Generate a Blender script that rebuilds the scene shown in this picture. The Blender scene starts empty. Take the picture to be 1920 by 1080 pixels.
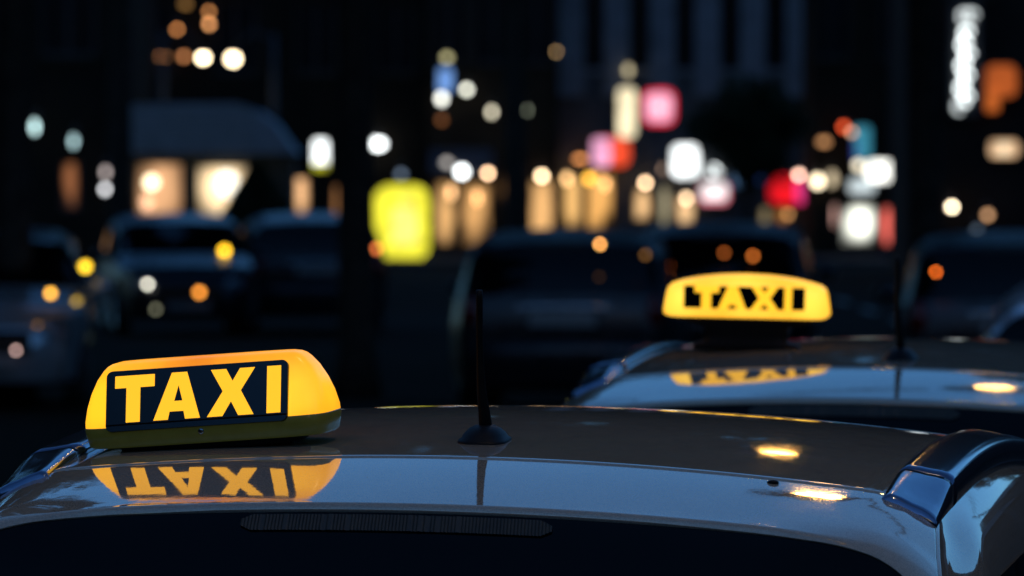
import bpy, bmesh, math, random
from mathutils import Vector, Matrix
R = math.radians
random.seed(7)
SC = bpy.context.scene
COL = SC.collection

# ------------------------------------------------------------------ camera
FPX = 14250.0                      # focal length in pixels of the 1920 px wide photograph
CAM_H = 1.86
HORIZON = 346.0
PITCH = math.atan((540.0 - HORIZON) / FPX)
cam_data = bpy.data.cameras.new('camera')
cam = bpy.data.objects.new('camera', cam_data)
COL.objects.link(cam)
cam.location = (0, 0, CAM_H)
cam.rotation_euler = (math.pi / 2 - PITCH, 0, 0)
cam_data.sensor_width = 36.0
cam_data.lens = 36.0 * FPX / 1920.0
cam_data.clip_start = 0.1
cam_data.clip_end = 2000.0
cam_data.dof.use_dof = True
cam_data.dof.focus_distance = 11.2
APERTURE = 0.028
cam_data.dof.aperture_fstop = cam_data.lens / 1000.0 / APERTURE
SC.camera = cam

# ------------------------------------------------------------------ dusk sky
world = bpy.data.worlds.new('World')
SC.world = world
world.use_nodes = True
wn = world.node_tree.nodes
wl = world.node_tree.links
for n in list(wn):
    wn.remove(n)
w_out = wn.new('ShaderNodeOutputWorld')
w_bg = wn.new('ShaderNodeBackground')
w_sky = wn.new('ShaderNodeTexSky')
w_sky.sky_type = 'NISHITA'
w_sky.sun_disc = False
w_sky.sun_elevation = R(8.0)
w_sky.sun_rotation = R(180)
w_sky.ozone_density = 5.5
w_sky.dust_density = 0.3
w_sky.air_density = 1.0
w_bg.inputs['Strength'].default_value = 0.19
wl.new(w_sky.outputs['Color'], w_bg.inputs['Color'])
wl.new(w_bg.outputs['Background'], w_out.inputs['Surface'])

SC.view_settings.view_transform = 'Standard'
SC.view_settings.look = 'None'
SC.view_settings.gamma = 1.0
SC.view_settings.exposure = 0.0
SC.view_settings.use_curve_mapping = False
SC.cycles.use_denoising = True
SC.cycles.sample_clamp_indirect = 6.0
SC.cycles.max_bounces = 6
SC.cycles.caustics_reflective = True
SC.cycles.blur_glossy = 0.0

# ------------------------------------------------------------------ materials
MATS = {}
def mat(name, color=(0.5, 0.5, 0.5), rough=0.5, metallic=0.0, emit=None, strength=1.0, coat=0.0,
        spec=0.5, noise=None, bump=None):
    """Procedural principled material; noise=(scale, amount) varies the colour, bump=(scale, strength) the relief."""
    if name in MATS:
        return MATS[name]
    m = bpy.data.materials.new(name)
    m.use_nodes = True
    nt = m.node_tree
    b = nt.nodes['Principled BSDF']
    b.inputs['Base Color'].default_value = (*color, 1)
    b.inputs['Roughness'].default_value = rough
    b.inputs['Metallic'].default_value = metallic
    b.inputs['Specular IOR Level'].default_value = spec
    b.inputs['Coat Weight'].default_value = coat
    b.inputs['Coat Roughness'].default_value = 0.02
    if emit is not None:
        b.inputs['Emission Color'].default_value = (*emit, 1)
        b.inputs['Emission Strength'].default_value = strength
    if noise or bump:
        tc = nt.nodes.new('ShaderNodeTexCoord')
    if noise:
        nz = nt.nodes.new('ShaderNodeTexNoise')
        nz.inputs['Scale'].default_value = noise[0]
        nz.inputs['Detail'].default_value = 6
        nt.links.new(tc.outputs['Object'], nz.inputs['Vector'])
        rp = nt.nodes.new('ShaderNodeMapRange')
        rp.inputs['From Min'].default_value = 0.3
        rp.inputs['From Max'].default_value = 0.7
        rp.inputs['To Min'].default_value = 1 - noise[1]
        rp.inputs['To Max'].default_value = 1 + noise[1]
        nt.links.new(nz.outputs['Fac'], rp.inputs['Value'])
        mx = nt.nodes.new('ShaderNodeVectorMath')
        mx.operation = 'SCALE'
        mx.inputs[0].default_value = color
        nt.links.new(rp.outputs['Result'], mx.inputs['Scale'])
        nt.links.new(mx.outputs['Vector'], b.inputs['Base Color'])
    if bump:
        nb = nt.nodes.new('ShaderNodeTexNoise')
        nb.inputs['Scale'].default_value = bump[0]
        nb.inputs['Detail'].default_value = 4
        nt.links.new(tc.outputs['Object'], nb.inputs['Vector'])
        bp = nt.nodes.new('ShaderNodeBump')
        bp.inputs['Strength'].default_value = bump[1]
        bp.inputs['Distance'].default_value = 0.02
        nt.links.new(nb.outputs['Fac'], bp.inputs['Height'])
        nt.links.new(bp.outputs['Normal'], b.inputs['Normal'])
    MATS[name] = m
    return m

def lamp_mat(color, level):
    """A glowing lens or pane: plain emission."""
    key = 'glow_%.3f_%.3f_%.3f_%.2f' % (*color, level)
    if key in MATS:
        return MATS[key]
    m = bpy.data.materials.new('glow')
    m.use_nodes = True
    nt = m.node_tree
    b = nt.nodes['Principled BSDF']
    b.inputs['Base Color'].default_value = (0.04, 0.04, 0.04, 1)
    b.inputs['Specular IOR Level'].default_value = 0.1
    b.inputs['Roughness'].default_value = 0.5
    b.inputs['Emission Color'].default_value = (*color, 1)
    b.inputs['Emission Strength'].default_value = level
    MATS[key] = m
    return m

def backlit_mat(color, level):
    """Backlit sign face: noise in the emission makes its glow slightly uneven."""
    key = 'face_%.3f_%.3f_%.3f_%.2f' % (*color, level)
    if key in MATS:
        return MATS[key]
    m = lamp_mat(color, level).copy()
    nt = m.node_tree
    b = nt.nodes['Principled BSDF']
    tc = nt.nodes.new('ShaderNodeTexCoord')
    nz = nt.nodes.new('ShaderNodeTexNoise')
    nz.inputs['Scale'].default_value = 3.0
    nz.inputs['Detail'].default_value = 2
    nt.links.new(tc.outputs['Object'], nz.inputs['Vector'])
    rp = nt.nodes.new('ShaderNodeMapRange')
    rp.inputs['From Min'].default_value = 0.3
    rp.inputs['From Max'].default_value = 0.7
    rp.inputs['To Min'].default_value = level * 0.6
    rp.inputs['To Max'].default_value = level * 1.25
    nt.links.new(nz.outputs['Fac'], rp.inputs['Value'])
    nt.links.new(rp.outputs['Result'], b.inputs['Emission Strength'])
    MATS[key] = m
    return m

def lit_room_mat(color, level, scale=2.2):
    """A lit shop window: stretched noise painted into the glow makes it uneven."""
    key = 'room_%.3f_%.3f_%.3f_%.2f_%.1f' % (*color, level, scale)
    if key in MATS:
        return MATS[key]
    m = bpy.data.materials.new('lit_shop_window')
    m.use_nodes = True
    nt = m.node_tree
    b = nt.nodes['Principled BSDF']
    b.inputs['Base Color'].default_value = (0.05, 0.05, 0.05, 1)
    b.inputs['Roughness'].default_value = 0.1
    tc = nt.nodes.new('ShaderNodeTexCoord')
    mp = nt.nodes.new('ShaderNodeMapping')
    mp.inputs['Scale'].default_value = (scale, scale, scale * 0.35)
    nz = nt.nodes.new('ShaderNodeTexNoise')
    nz.inputs['Scale'].default_value = 1.0
    nz.inputs['Detail'].default_value = 3
    nt.links.new(tc.outputs['Object'], mp.inputs['Vector'])
    nt.links.new(mp.outputs['Vector'], nz.inputs['Vector'])
    # room light painted into the glow: strongest in the upper middle, fading towards the edges
    m2 = nt.nodes.new('ShaderNodeMapping')
    m2.inputs['Location'].default_value = (-1.0, 0.0, -1.12)
    m2.inputs['Scale'].default_value = (2.0, 0.0, 2.0)
    nt.links.new(tc.outputs['Generated'], m2.inputs['Vector'])
    ln = nt.nodes.new('ShaderNodeVectorMath')
    ln.operation = 'LENGTH'
    nt.links.new(m2.outputs['Vector'], ln.inputs[0])
    fo = nt.nodes.new('ShaderNodeMapRange')
    fo.interpolation_type = 'SMOOTHSTEP'
    fo.inputs['From Min'].default_value = 0.35
    fo.inputs['From Max'].default_value = 1.35
    fo.inputs['To Min'].default_value = 0.18
    fo.inputs['To Max'].default_value = -0.24
    nt.links.new(ln.outputs['Value'], fo.inputs['Value'])
    sm_ = nt.nodes.new('ShaderNodeMath')
    sm_.operation = 'ADD'
    nt.links.new(nz.outputs['Fac'], sm_.inputs[0])
    nt.links.new(fo.outputs['Result'], sm_.inputs[1])
    cr = nt.nodes.new('ShaderNodeValToRGB')
    e = cr.color_ramp.elements
    e[0].position = 0.22
    e[0].color = (color[0] * 0.03, color[1] * 0.03, color[2] * 0.03, 1)
    e[1].position = 0.62
    e[1].color = (*color, 1)
    nt.links.new(sm_.outputs[0], cr.inputs['Fac'])
    nt.links.new(cr.outputs['Color'], b.inputs['Emission Color'])
    b.inputs['Emission Strength'].default_value = level
    MATS[key] = m
    return m

def sign_shell_mat(name, dark, bright, glow_points, reach, gain):
    """Yellow sign shell, glow painted into the emission around assumed bulbs inside: brightness falls off with distance from the bulbs."""
    m = bpy.data.materials.new(name)
    m.use_nodes = True
    nt = m.node_tree
    b = nt.nodes['Principled BSDF']
    b.inputs['Base Color'].default_value = (0.5, 0.28, 0.02, 1)
    b.inputs['Roughness'].default_value = 0.25
    tc = nt.nodes.new('ShaderNodeTexCoord')
    total = None
    for p in glow_points:
        d = nt.nodes.new('ShaderNodeVectorMath')
        d.operation = 'DISTANCE'
        d.inputs[1].default_value = p
        nt.links.new(tc.outputs['Object'], d.inputs[0])
        q = nt.nodes.new('ShaderNodeMath')
        q.operation = 'DIVIDE'
        nt.links.new(d.outputs['Value'], q.inputs[0])
        q.inputs[1].default_value = reach
        s = nt.nodes.new('ShaderNodeMath')
        s.operation = 'POWER'
        nt.links.new(q.outputs[0], s.inputs[0])
        s.inputs[1].default_value = 2.0
        a = nt.nodes.new('ShaderNodeMath')
        a.operation = 'ADD'
        nt.links.new(s.outputs[0], a.inputs[0])
        a.inputs[1].default_value = 1.0
        i = nt.nodes.new('ShaderNodeMath')
        i.operation = 'DIVIDE'
        i.inputs[0].default_value = gain
        nt.links.new(a.outputs[0], i.inputs[1])
        if total is None:
            total = i
        else:
            t = nt.nodes.new('ShaderNodeMath')
            t.operation = 'ADD'
            nt.links.new(total.outputs[0], t.inputs[0])
            nt.links.new(i.outputs[0], t.inputs[1])
            total = t
    nz = nt.nodes.new('ShaderNodeTexNoise')
    nz.inputs['Scale'].default_value = 11.0
    nz.inputs['Detail'].default_value = 3
    nt.links.new(tc.outputs['Object'], nz.inputs['Vector'])
    na = nt.nodes.new('ShaderNodeMath')
    na.operation = 'MULTIPLY_ADD'
    nt.links.new(nz.outputs['Fac'], na.inputs[0])
    na.inputs[1].default_value = 0.60
    na.inputs[2].default_value = -0.30
    t = nt.nodes.new('ShaderNodeMath')
    t.operation = 'ADD'
    nt.links.new(total.outputs[0], t.inputs[0])
    nt.links.new(na.outputs[0], t.inputs[1])
    cr = nt.nodes.new('ShaderNodeMix')
    cr.data_type = 'RGBA'
    cr.inputs['A'].default_value = (*dark, 1)
    cr.inputs['B'].default_value = (*bright, 1)
    nt.links.new(t.outputs[0], cr.inputs['Factor'])
    nt.links.new(cr.outputs['Result'], b.inputs['Emission Color'])
    b.inputs['Emission Strength'].default_value = 1.0
    return m

def paint_mat(name, color, metallic=0.75, rough=0.04, diffuse=0.0):
    """Metallic car paint with a film of dust that varies a little."""
    m = bpy.data.materials.new(name)
    m.use_nodes = True
    nt = m.node_tree
    b = nt.nodes['Principled BSDF']
    b.inputs['Metallic'].default_value = metallic
    tc = nt.nodes.new('ShaderNodeTexCoord')
    nz = nt.nodes.new('ShaderNodeTexNoise')
    nz.inputs['Scale'].default_value = 3.0
    nz.inputs['Detail'].default_value = 8
    nt.links.new(tc.outputs['Object'], nz.inputs['Vector'])
    rp = nt.nodes.new('ShaderNodeMapRange')
    rp.inputs['To Min'].default_value = 0.82
    rp.inputs['To Max'].default_value = 1.18
    nt.links.new(nz.outputs['Fac'], rp.inputs['Value'])
    # fine metallic flake
    fl = nt.nodes.new('ShaderNodeTexVoronoi')
    fl.inputs['Scale'].default_value = 900.0
    nt.links.new(tc.outputs['Object'], fl.inputs['Vector'])
    sp = nt.nodes.new('ShaderNodeSeparateColor')
    nt.links.new(fl.outputs['Color'], sp.inputs['Color'])
    fr = nt.nodes.new('ShaderNodeMapRange')
    fr.inputs['To Min'].default_value = 0.75
    fr.inputs['To Max'].default_value = 1.25
    nt.links.new(sp.outputs['Red'], fr.inputs['Value'])
    mu = nt.nodes.new('ShaderNodeMath')
    mu.operation = 'MULTIPLY'
    nt.links.new(rp.outputs['Result'], mu.inputs[0])
    nt.links.new(fr.outputs['Result'], mu.inputs[1])
    mx = nt.nodes.new('ShaderNodeVectorMath')
    mx.operation = 'SCALE'
    mx.inputs[0].default_value = color
    nt.links.new(mu.outputs[0], mx.inputs['Scale'])
    nt.links.new(mx.outputs['Vector'], b.inputs['Base Color'])
    n2 = nt.nodes.new('ShaderNodeTexNoise')
    n2.inputs['Scale'].default_value = 9.0
    n2.inputs['Detail'].default_value = 9
    n2.inputs['Roughness'].default_value = 0.7
    nt.links.new(tc.outputs['Object'], n2.inputs['Vector'])
    rr = nt.nodes.new('ShaderNodeMapRange')
    rr.inputs['From Min'].default_value = 0.35
    rr.inputs['From Max'].default_value = 0.75
    rr.inputs['To Min'].default_value = rough * 0.6
    rr.inputs['To Max'].default_value = rough * 2.2
    nt.links.new(n2.outputs['Fac'], rr.inputs['Value'])
    nt.links.new(rr.outputs['Result'], b.inputs['Roughness'])
    n3 = nt.nodes.new('ShaderNodeTexNoise')
    n3.inputs['Scale'].default_value = 55.0
    n3.inputs['Detail'].default_value = 2
    nt.links.new(tc.outputs['Object'], n3.inputs['Vector'])
    bp = nt.nodes.new('ShaderNodeBump')
    bp.inputs['Strength'].default_value = 0.5
    bp.inputs['Distance'].default_value = 0.00012
    nt.links.new(n3.outputs['Fac'], bp.inputs['Height'])
    nt.links.new(bp.outputs['Normal'], b.inputs['Normal'])
    MATS[name] = m
    return m

PAINT = paint_mat('taxi_paint', (0.50, 0.44, 0.33), 0.5, 0.035)
PAINT_PALE = paint_mat('pale_paint', (0.5, 0.5, 0.5), 0.55, 0.12)
PAINT_DARK = paint_mat('dark_paint', (0.012, 0.013, 0.016), 0.25, 0.28)
GLASS = mat('dark_glass', (0.002, 0.002, 0.002), 0.03, spec=0.18)
BLACK = mat('black_plastic', (0.005, 0.005, 0.005), 0.5, spec=0.15, noise=(40, 0.3))
RUBBER = mat('rubber', (0.008, 0.008, 0.008), 0.8, spec=0.2, noise=(30, 0.2))
RAILM = mat('rail_aluminium', (0.17, 0.21, 0.29), 0.13, 0.9, noise=(20, 0.1))
CHROME = mat('chrome', (0.55, 0.55, 0.55), 0.12, 1.0, noise=(25, 0.1))
TYRE = mat('tyre', (0.012, 0.012, 0.012), 0.85, noise=(25, 0.3))
REDLENS = mat('red_lens', (0.10, 0.006, 0.006), 0.12, noise=(60, 0.2))
OLIVE = mat('olive_lens', (0.034, 0.030, 0.016), 0.35, noise=(60, 0.3))
CLEARLENS = mat('clear_lens', (0.25, 0.26, 0.28), 0.1, 0.4, noise=(30, 0.2))
METAL = mat('painted_metal', (0.03, 0.032, 0.035), 0.5, 0.3, noise=(8, 0.3))
PLATE = mat('plate_white', (0.14, 0.14, 0.13), 0.4, noise=(30, 0.1))

# ------------------------------------------------------------------ helpers
def link(name, me, material=None, parent=None, smooth=False, loc=None):
    o = bpy.data.objects.new(name, me)
    COL.objects.link(o)
    if material is not None:
        me.materials.append(material)
    if smooth:
        for p in me.polygons:
            p.use_smooth = True
    if parent is not None:
        o.parent = parent
    if loc is not None:
        o.location = loc
    return o

class MB:
    """Collects verts and faces of one mesh."""
    def __init__(self):
        self.v = []
        self.f = []
    def add(self, verts, faces):
        k = len(self.v)
        self.v.extend([tuple(p) for p in verts])
        self.f.extend([tuple(i + k for i in f) for f in faces])
        return self
    def box(self, x0, x1, y0, y1, z0, z1):
        v = [(x0, y0, z0), (x1, y0, z0), (x1, y1, z0), (x0, y1, z0), (x0, y0, z1), (x1, y0, z1), (x1, y1, z1), (x0, y1, z1)]
        return self.add(v, [(3, 2, 1, 0), (4, 5, 6, 7), (0, 1, 5, 4), (1, 2, 6, 5), (2, 3, 7, 6), (3, 0, 4, 7)])
    def grid(self, fn, nu, nv, flip=False):
        v = [fn(i / nu, j / nv) for j in range(nv + 1) for i in range(nu + 1)]
        f = []
        for j in range(nv):
            for i in range(nu):
                a = j * (nu + 1) + i
                q = (a, a + 1, a + nu + 2, a + nu + 1)
                f.append(q[::-1] if flip else q)
        return self.add(v, f)
    def rings(self, rings, cap0=True, cap1=True):
        n = len(rings[0])
        v = [p for r in rings for p in r]
        f = []
        for j in range(len(rings) - 1):
            for i in range(n):
                a, b = j * n + i, j * n + (i + 1) % n
                f.append((a, b, b + n, a + n))
        if cap0:
            f.append(tuple(range(n))[::-1])
        if cap1:
            f.append(tuple((len(rings) - 1) * n + i for i in range(n)))
        return self.add(v, f)
    def tube(self, pts, radii, n=10):
        pts = [Vector(p) for p in pts]
        rs = []
        for i, p in enumerate(pts):
            d = (pts[min(i + 1, len(pts) - 1)] - pts[max(i - 1, 0)]).normalized()
            s = d.cross(Vector((0, 1, 0)) if abs(d.y) < 0.9 else Vector((1, 0, 0))).normalized()
            t = d.cross(s).normalized()
            r = radii[i] if isinstance(radii, (list, tuple)) else radii
            rs.append([p + (s * math.cos(2 * math.pi * k / n) + t * math.sin(2 * math.pi * k / n)) * r for k in range(n)])
        return self.rings(rs)
    def sphere(self, c, rx, ry, rz, nu=14, nv=8):
        c = Vector(c)
        rs = []
        for j in range(nv + 1):
            a = math.pi * (0.02 + 0.96 * j / nv) - math.pi / 2
            rs.append([c + Vector((rx * math.cos(a) * math.cos(2 * math.pi * k / nu), ry * math.cos(a) * math.sin(2 * math.pi * k / nu), rz * math.sin(a))) for k in range(nu)])
        return self.rings(rs)
    def mesh(self, name):
        me = bpy.data.meshes.new(name)
        me.from_pydata([tuple(p) for p in self.v], [], self.f)
        bm = bmesh.new()
        bm.from_mesh(me)
        bmesh.ops.recalc_face_normals(bm, faces=bm.faces)
        bm.to_mesh(me)
        bm.free()
        me.update()
        return me
    def build(self, name, material, parent=None, smooth=False, loc=None):
        return link(name, self.mesh(name), material, parent, smooth, loc)

def empty(name, loc=(0, 0, 0), rot=(0, 0, 0)):
    o = bpy.data.objects.new(name, None)
    o.empty_display_size = 0.1
    COL.objects.link(o)
    o.location = loc
    o.rotation_euler = rot
    return o

def tag(o, label, cat, group=None):
    o['label'] = label
    o['category'] = cat
    if group:
        o['group'] = group
    return o

def struct(o):
    o['kind'] = 'structure'
    return o

def at(px, py, d):
    """World point seen at photograph pixel (px, py) at ground distance d along the street."""
    x, u = (px - 960.0) / FPX, (540.0 - py) / FPX
    dy = math.cos(PITCH) + u * math.sin(PITCH)
    dz = -math.sin(PITCH) + u * math.cos(PITCH)
    k = d / dy
    return Vector((x * k, d, CAM_H + dz * k))

def copy_tree(o, parent=None):
    c = o.copy()
    COL.objects.link(c)
    c.parent = parent
    for ch in list(o.children):
        copy_tree(ch, c)
    return c

def smooth01(t):
    t = max(0.0, min(1.0, t))
    return t * t * (3 - 2 * t)

def catmull(pts, n):
    out = []
    m = len(pts)
    for i in range(m - 1):
        p0, p1, p2, p3 = pts[max(i - 1, 0)], pts[i], pts[i + 1], pts[min(i + 2, m - 1)]
        for k in range(n):
            t = k / n
            out.append(tuple(0.5 * ((2 * b) + (-a + c) * t + (2 * a - 5 * b + 4 * c - d) * t * t + (-a + 3 * b - 3 * c + d) * t ** 3)
                             for a, b, c, d in zip(p0, p1, p2, p3)))
    out.append(tuple(pts[-1]))
    return out

# ------------------------------------------------------------------ the ground
asphalt = mat('asphalt', (0.015, 0.0105, 0.0065), 0.95, spec=0.05, noise=(0.6, 0.35), bump=(60, 0.4))
paving = mat('paving', (0.05, 0.05, 0.052), 0.9, spec=0.1, noise=(2.0, 0.25), bump=(30, 0.3))
kerbm = mat('kerb_stone', (0.07, 0.07, 0.07), 0.85, spec=0.1, noise=(4, 0.2))
struct(MB().add([(-600, -120, 0), (600, -120, 0), (600, 900, 0), (-600, 900, 0)], [(0, 1, 2, 3)]).build('road', asphalt))
g = MB(); g.box(-60, 60, 172.0, 240, -0.1, 0.13)
struct(g.build('pavement', paving))
g = MB(); g.box(-60, 60, 171.8, 171.995, -0.1, 0.145)
struct(g.build('kerb', kerbm))
g = MB(); g.box(-60, -7.0, 112, 171.7, -0.1, 0.125)
struct(g.build('pavement', paving))
mk = MB()
for k in range(14):
    mk.box(5.2, 5.32, 20 + k * 9, 24 + k * 9, 0.004, 0.008)
struct(mk.build('lane_marking', mat('road_paint', (0.30, 0.30, 0.28), 0.8, noise=(6, 0.3))))

# ------------------------------------------------------------------ the car
SEAM_Z = 1.458
CROWN = 0.09
def roof_h(y):
    if y <= 0.4:
        return SEAM_Z + 0.095 * y - 0.0375 * y * y      # slope 0.095 at the seam, 0.065 at 0.4 m
    t = y - 0.4
    return SEAM_Z + 0.032 + 0.065 * t - 0.068 * t * t
def roof_edge(x):
    return CROWN * x * x + 0.030 * max(0.0, (abs(x) - 0.60) / 0.10) ** 2

# tailgate path: y, z, half width
_tg = []
for k in range(13):
    y = -0.005 - 0.283 * k / 12
    _tg.append((y, SEAM_Z - 0.0015 + 0.165 * y - 0.075 * y * y, 0.700 + 0.032 * k / 12))
_tg += [(-0.2945, 1.4015, 0.7335), (-0.2990, 1.3975, 0.734), (-0.3020, 1.3910, 0.735), (-0.3190, 1.3620, 0.740)]
for k in range(1, 9):
    t = k / 8
    _tg.append((-0.319 - 0.19 * t - 0.02 * math.sin(math.pi * t), 1.364 - 0.364 * t, 0.740 + 0.068 * t))
_tg += [(-0.525, 0.95, 0.815), (-0.55, 0.86, 0.822), (-0.562, 0.74, 0.83), (-0.55, 0.60, 0.835)]
TG_LEN = [0.0]
for a, b in zip(_tg, _tg[1:]):
    TG_LEN.append(TG_LEN[-1] + math.hypot(b[0] - a[0], b[1] - a[1]))
def tg_path(s):
    """Point, half width and inward normal at arc length s."""
    s = max(0.0, min(TG_LEN[-1], s))
    for i in range(len(_tg) - 1):
        if s <= TG_LEN[i + 1] + 1e-9:
            t = (s - TG_LEN[i]) / (TG_LEN[i + 1] - TG_LEN[i])
            p = [_tg[i][k] * (1 - t) + _tg[i + 1][k] * t for k in range(3)]
            i0, i1 = max(i - 1, 0), min(i + 2, len(_tg) - 1)
            dy, dz = _tg[i1][0] - _tg[i0][0], _tg[i1][1] - _tg[i0][1]
            l = math.hypot(dy, dz)
            return p[0], p[1], p[2], (-dz / l, dy / l)
_sm = catmull([(-0.005, 1.4558), (-0.09, 1.4410), (-0.18, 1.4243), (-0.25, 1.4080), (-0.302, 1.3830), (-0.348, 1.333), (-0.395, 1.24), (-0.45, 1.125), (-0.509, 1.0)], 8)
SM_LEN = [0.0]
for a, b in zip(_sm, _sm[1:]):
    SM_LEN.append(SM_LEN[-1] + math.hypot(b[0] - a[0], b[1] - a[1]))
def sm_path(f):
    s = max(0.0, min(1.0, f)) * SM_LEN[-1]
    for i in range(len(_sm) - 1):
        if s <= SM_LEN[i + 1] + 1e-9:
            t = (s - SM_LEN[i]) / (SM_LEN[i + 1] - SM_LEN[i])
            i0, i1 = max(i - 1, 0), min(i + 2, len(_sm) - 1)
            dy, dz = _sm[i1][0] - _sm[i0][0], _sm[i1][1] - _sm[i0][1]
            l = math.hypot(dy, dz)
            return _sm[i][0] * (1 - t) + _sm[i + 1][0] * t, _sm[i][1] * (1 - t) + _sm[i + 1][1] * t, (-dz / l, dy / l)
    return _sm[-1][0], _sm[-1][1], (0.86, -0.5)
def tailgate(x_rel, s, out=0.0):
    """x_rel in -1..1 over the width, s arc length from the roof seam; the lip over the window softens towards the corners."""
    y, z, w, n = tg_path(s)
    k = smooth01((abs(x_rel) - 0.62) / 0.36)
    if k > 0 and s < TG_LEN[24]:
        y2, z2, n2 = sm_path(s / TG_LEN[24])
        y, z = y * (1 - k) + y2 * k, z * (1 - k) + z2 * k
        n = (n[0] * (1 - k) + n2[0] * k, n[1] * (1 - k) + n2[1] * k)
        l = math.hypot(*n)
        n = (n[0] / l, n[1] / l)
    x = x_rel * w
    low = smooth01((s - 0.27) / 0.12)
    sag = CROWN * x * x * (1 - 0.15 * low)
    sag += (0.030 + 0.014 * smooth01((s - 0.04) / 0.22)) * max(0.0, (abs(x_rel) - 0.857) / 0.143) ** 2
    wv = smooth01((s - 0.05) / 0.55)                 # the crown leans slowly from straight down to forwards
    sy, sz = 0.86 * wv, -1.0 + 0.5 * wv
    sl = math.hypot(sy, sz)
    return Vector((x, y + sy / sl * sag - n[0] * out, z + sz / sl * sag - n[1] * out))
S_LIP = TG_LEN[15]
S_BELT = TG_LEN[24]
S_END = TG_LEN[-1]

def e_at_z(z):
    """Tailgate edge point (right side) at height z."""
    lo, hi = 0.0, S_END
    for _ in range(40):
        m = (lo + hi) / 2
        if tailgate(1, m).z > z:
            lo = m
        else:
            hi = m
    return tailgate(1, lo)

BELT = 0.95
def side_upper(t, y):
    zt = roof_h(max(y, 0.0)) - roof_edge(0.70) - 0.003
    z = zt * (1 - t) + BELT * t
    f = 0.30 * (1 - math.exp(-t / 0.07)) + 0.70 * t
    return 0.704 + 0.166 * f, z
def side_upper_pt(t, y, out=0.0):
    x, z = side_upper(t, y)
    return Vector((x + out, y, z + out * 0.3))
def y_front(t):
    return 2.15 + 0.85 * t ** 0.9

def rounded_rect(x0, x1, z0, z1, r, n=6):
    out = []
    for cx, cz, a0 in ((x1 - r, z1 - r, 0), (x0 + r, z1 - r, 90), (x0 + r, z0 + r, 180), (x1 - r, z0 + r, 270)):
        for k in range(n + 1):
            a = R(a0 + 90 * k / n)
            out.append((cx + r * math.cos(a), cz + r * math.sin(a)))
    return out

def low_taper(y):
    return -0.085 * smooth01((-y - 0.10) / 0.45) ** 1.5 - 0.22 * smooth01((y - 3.1) / 1.1) ** 1.6

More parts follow.
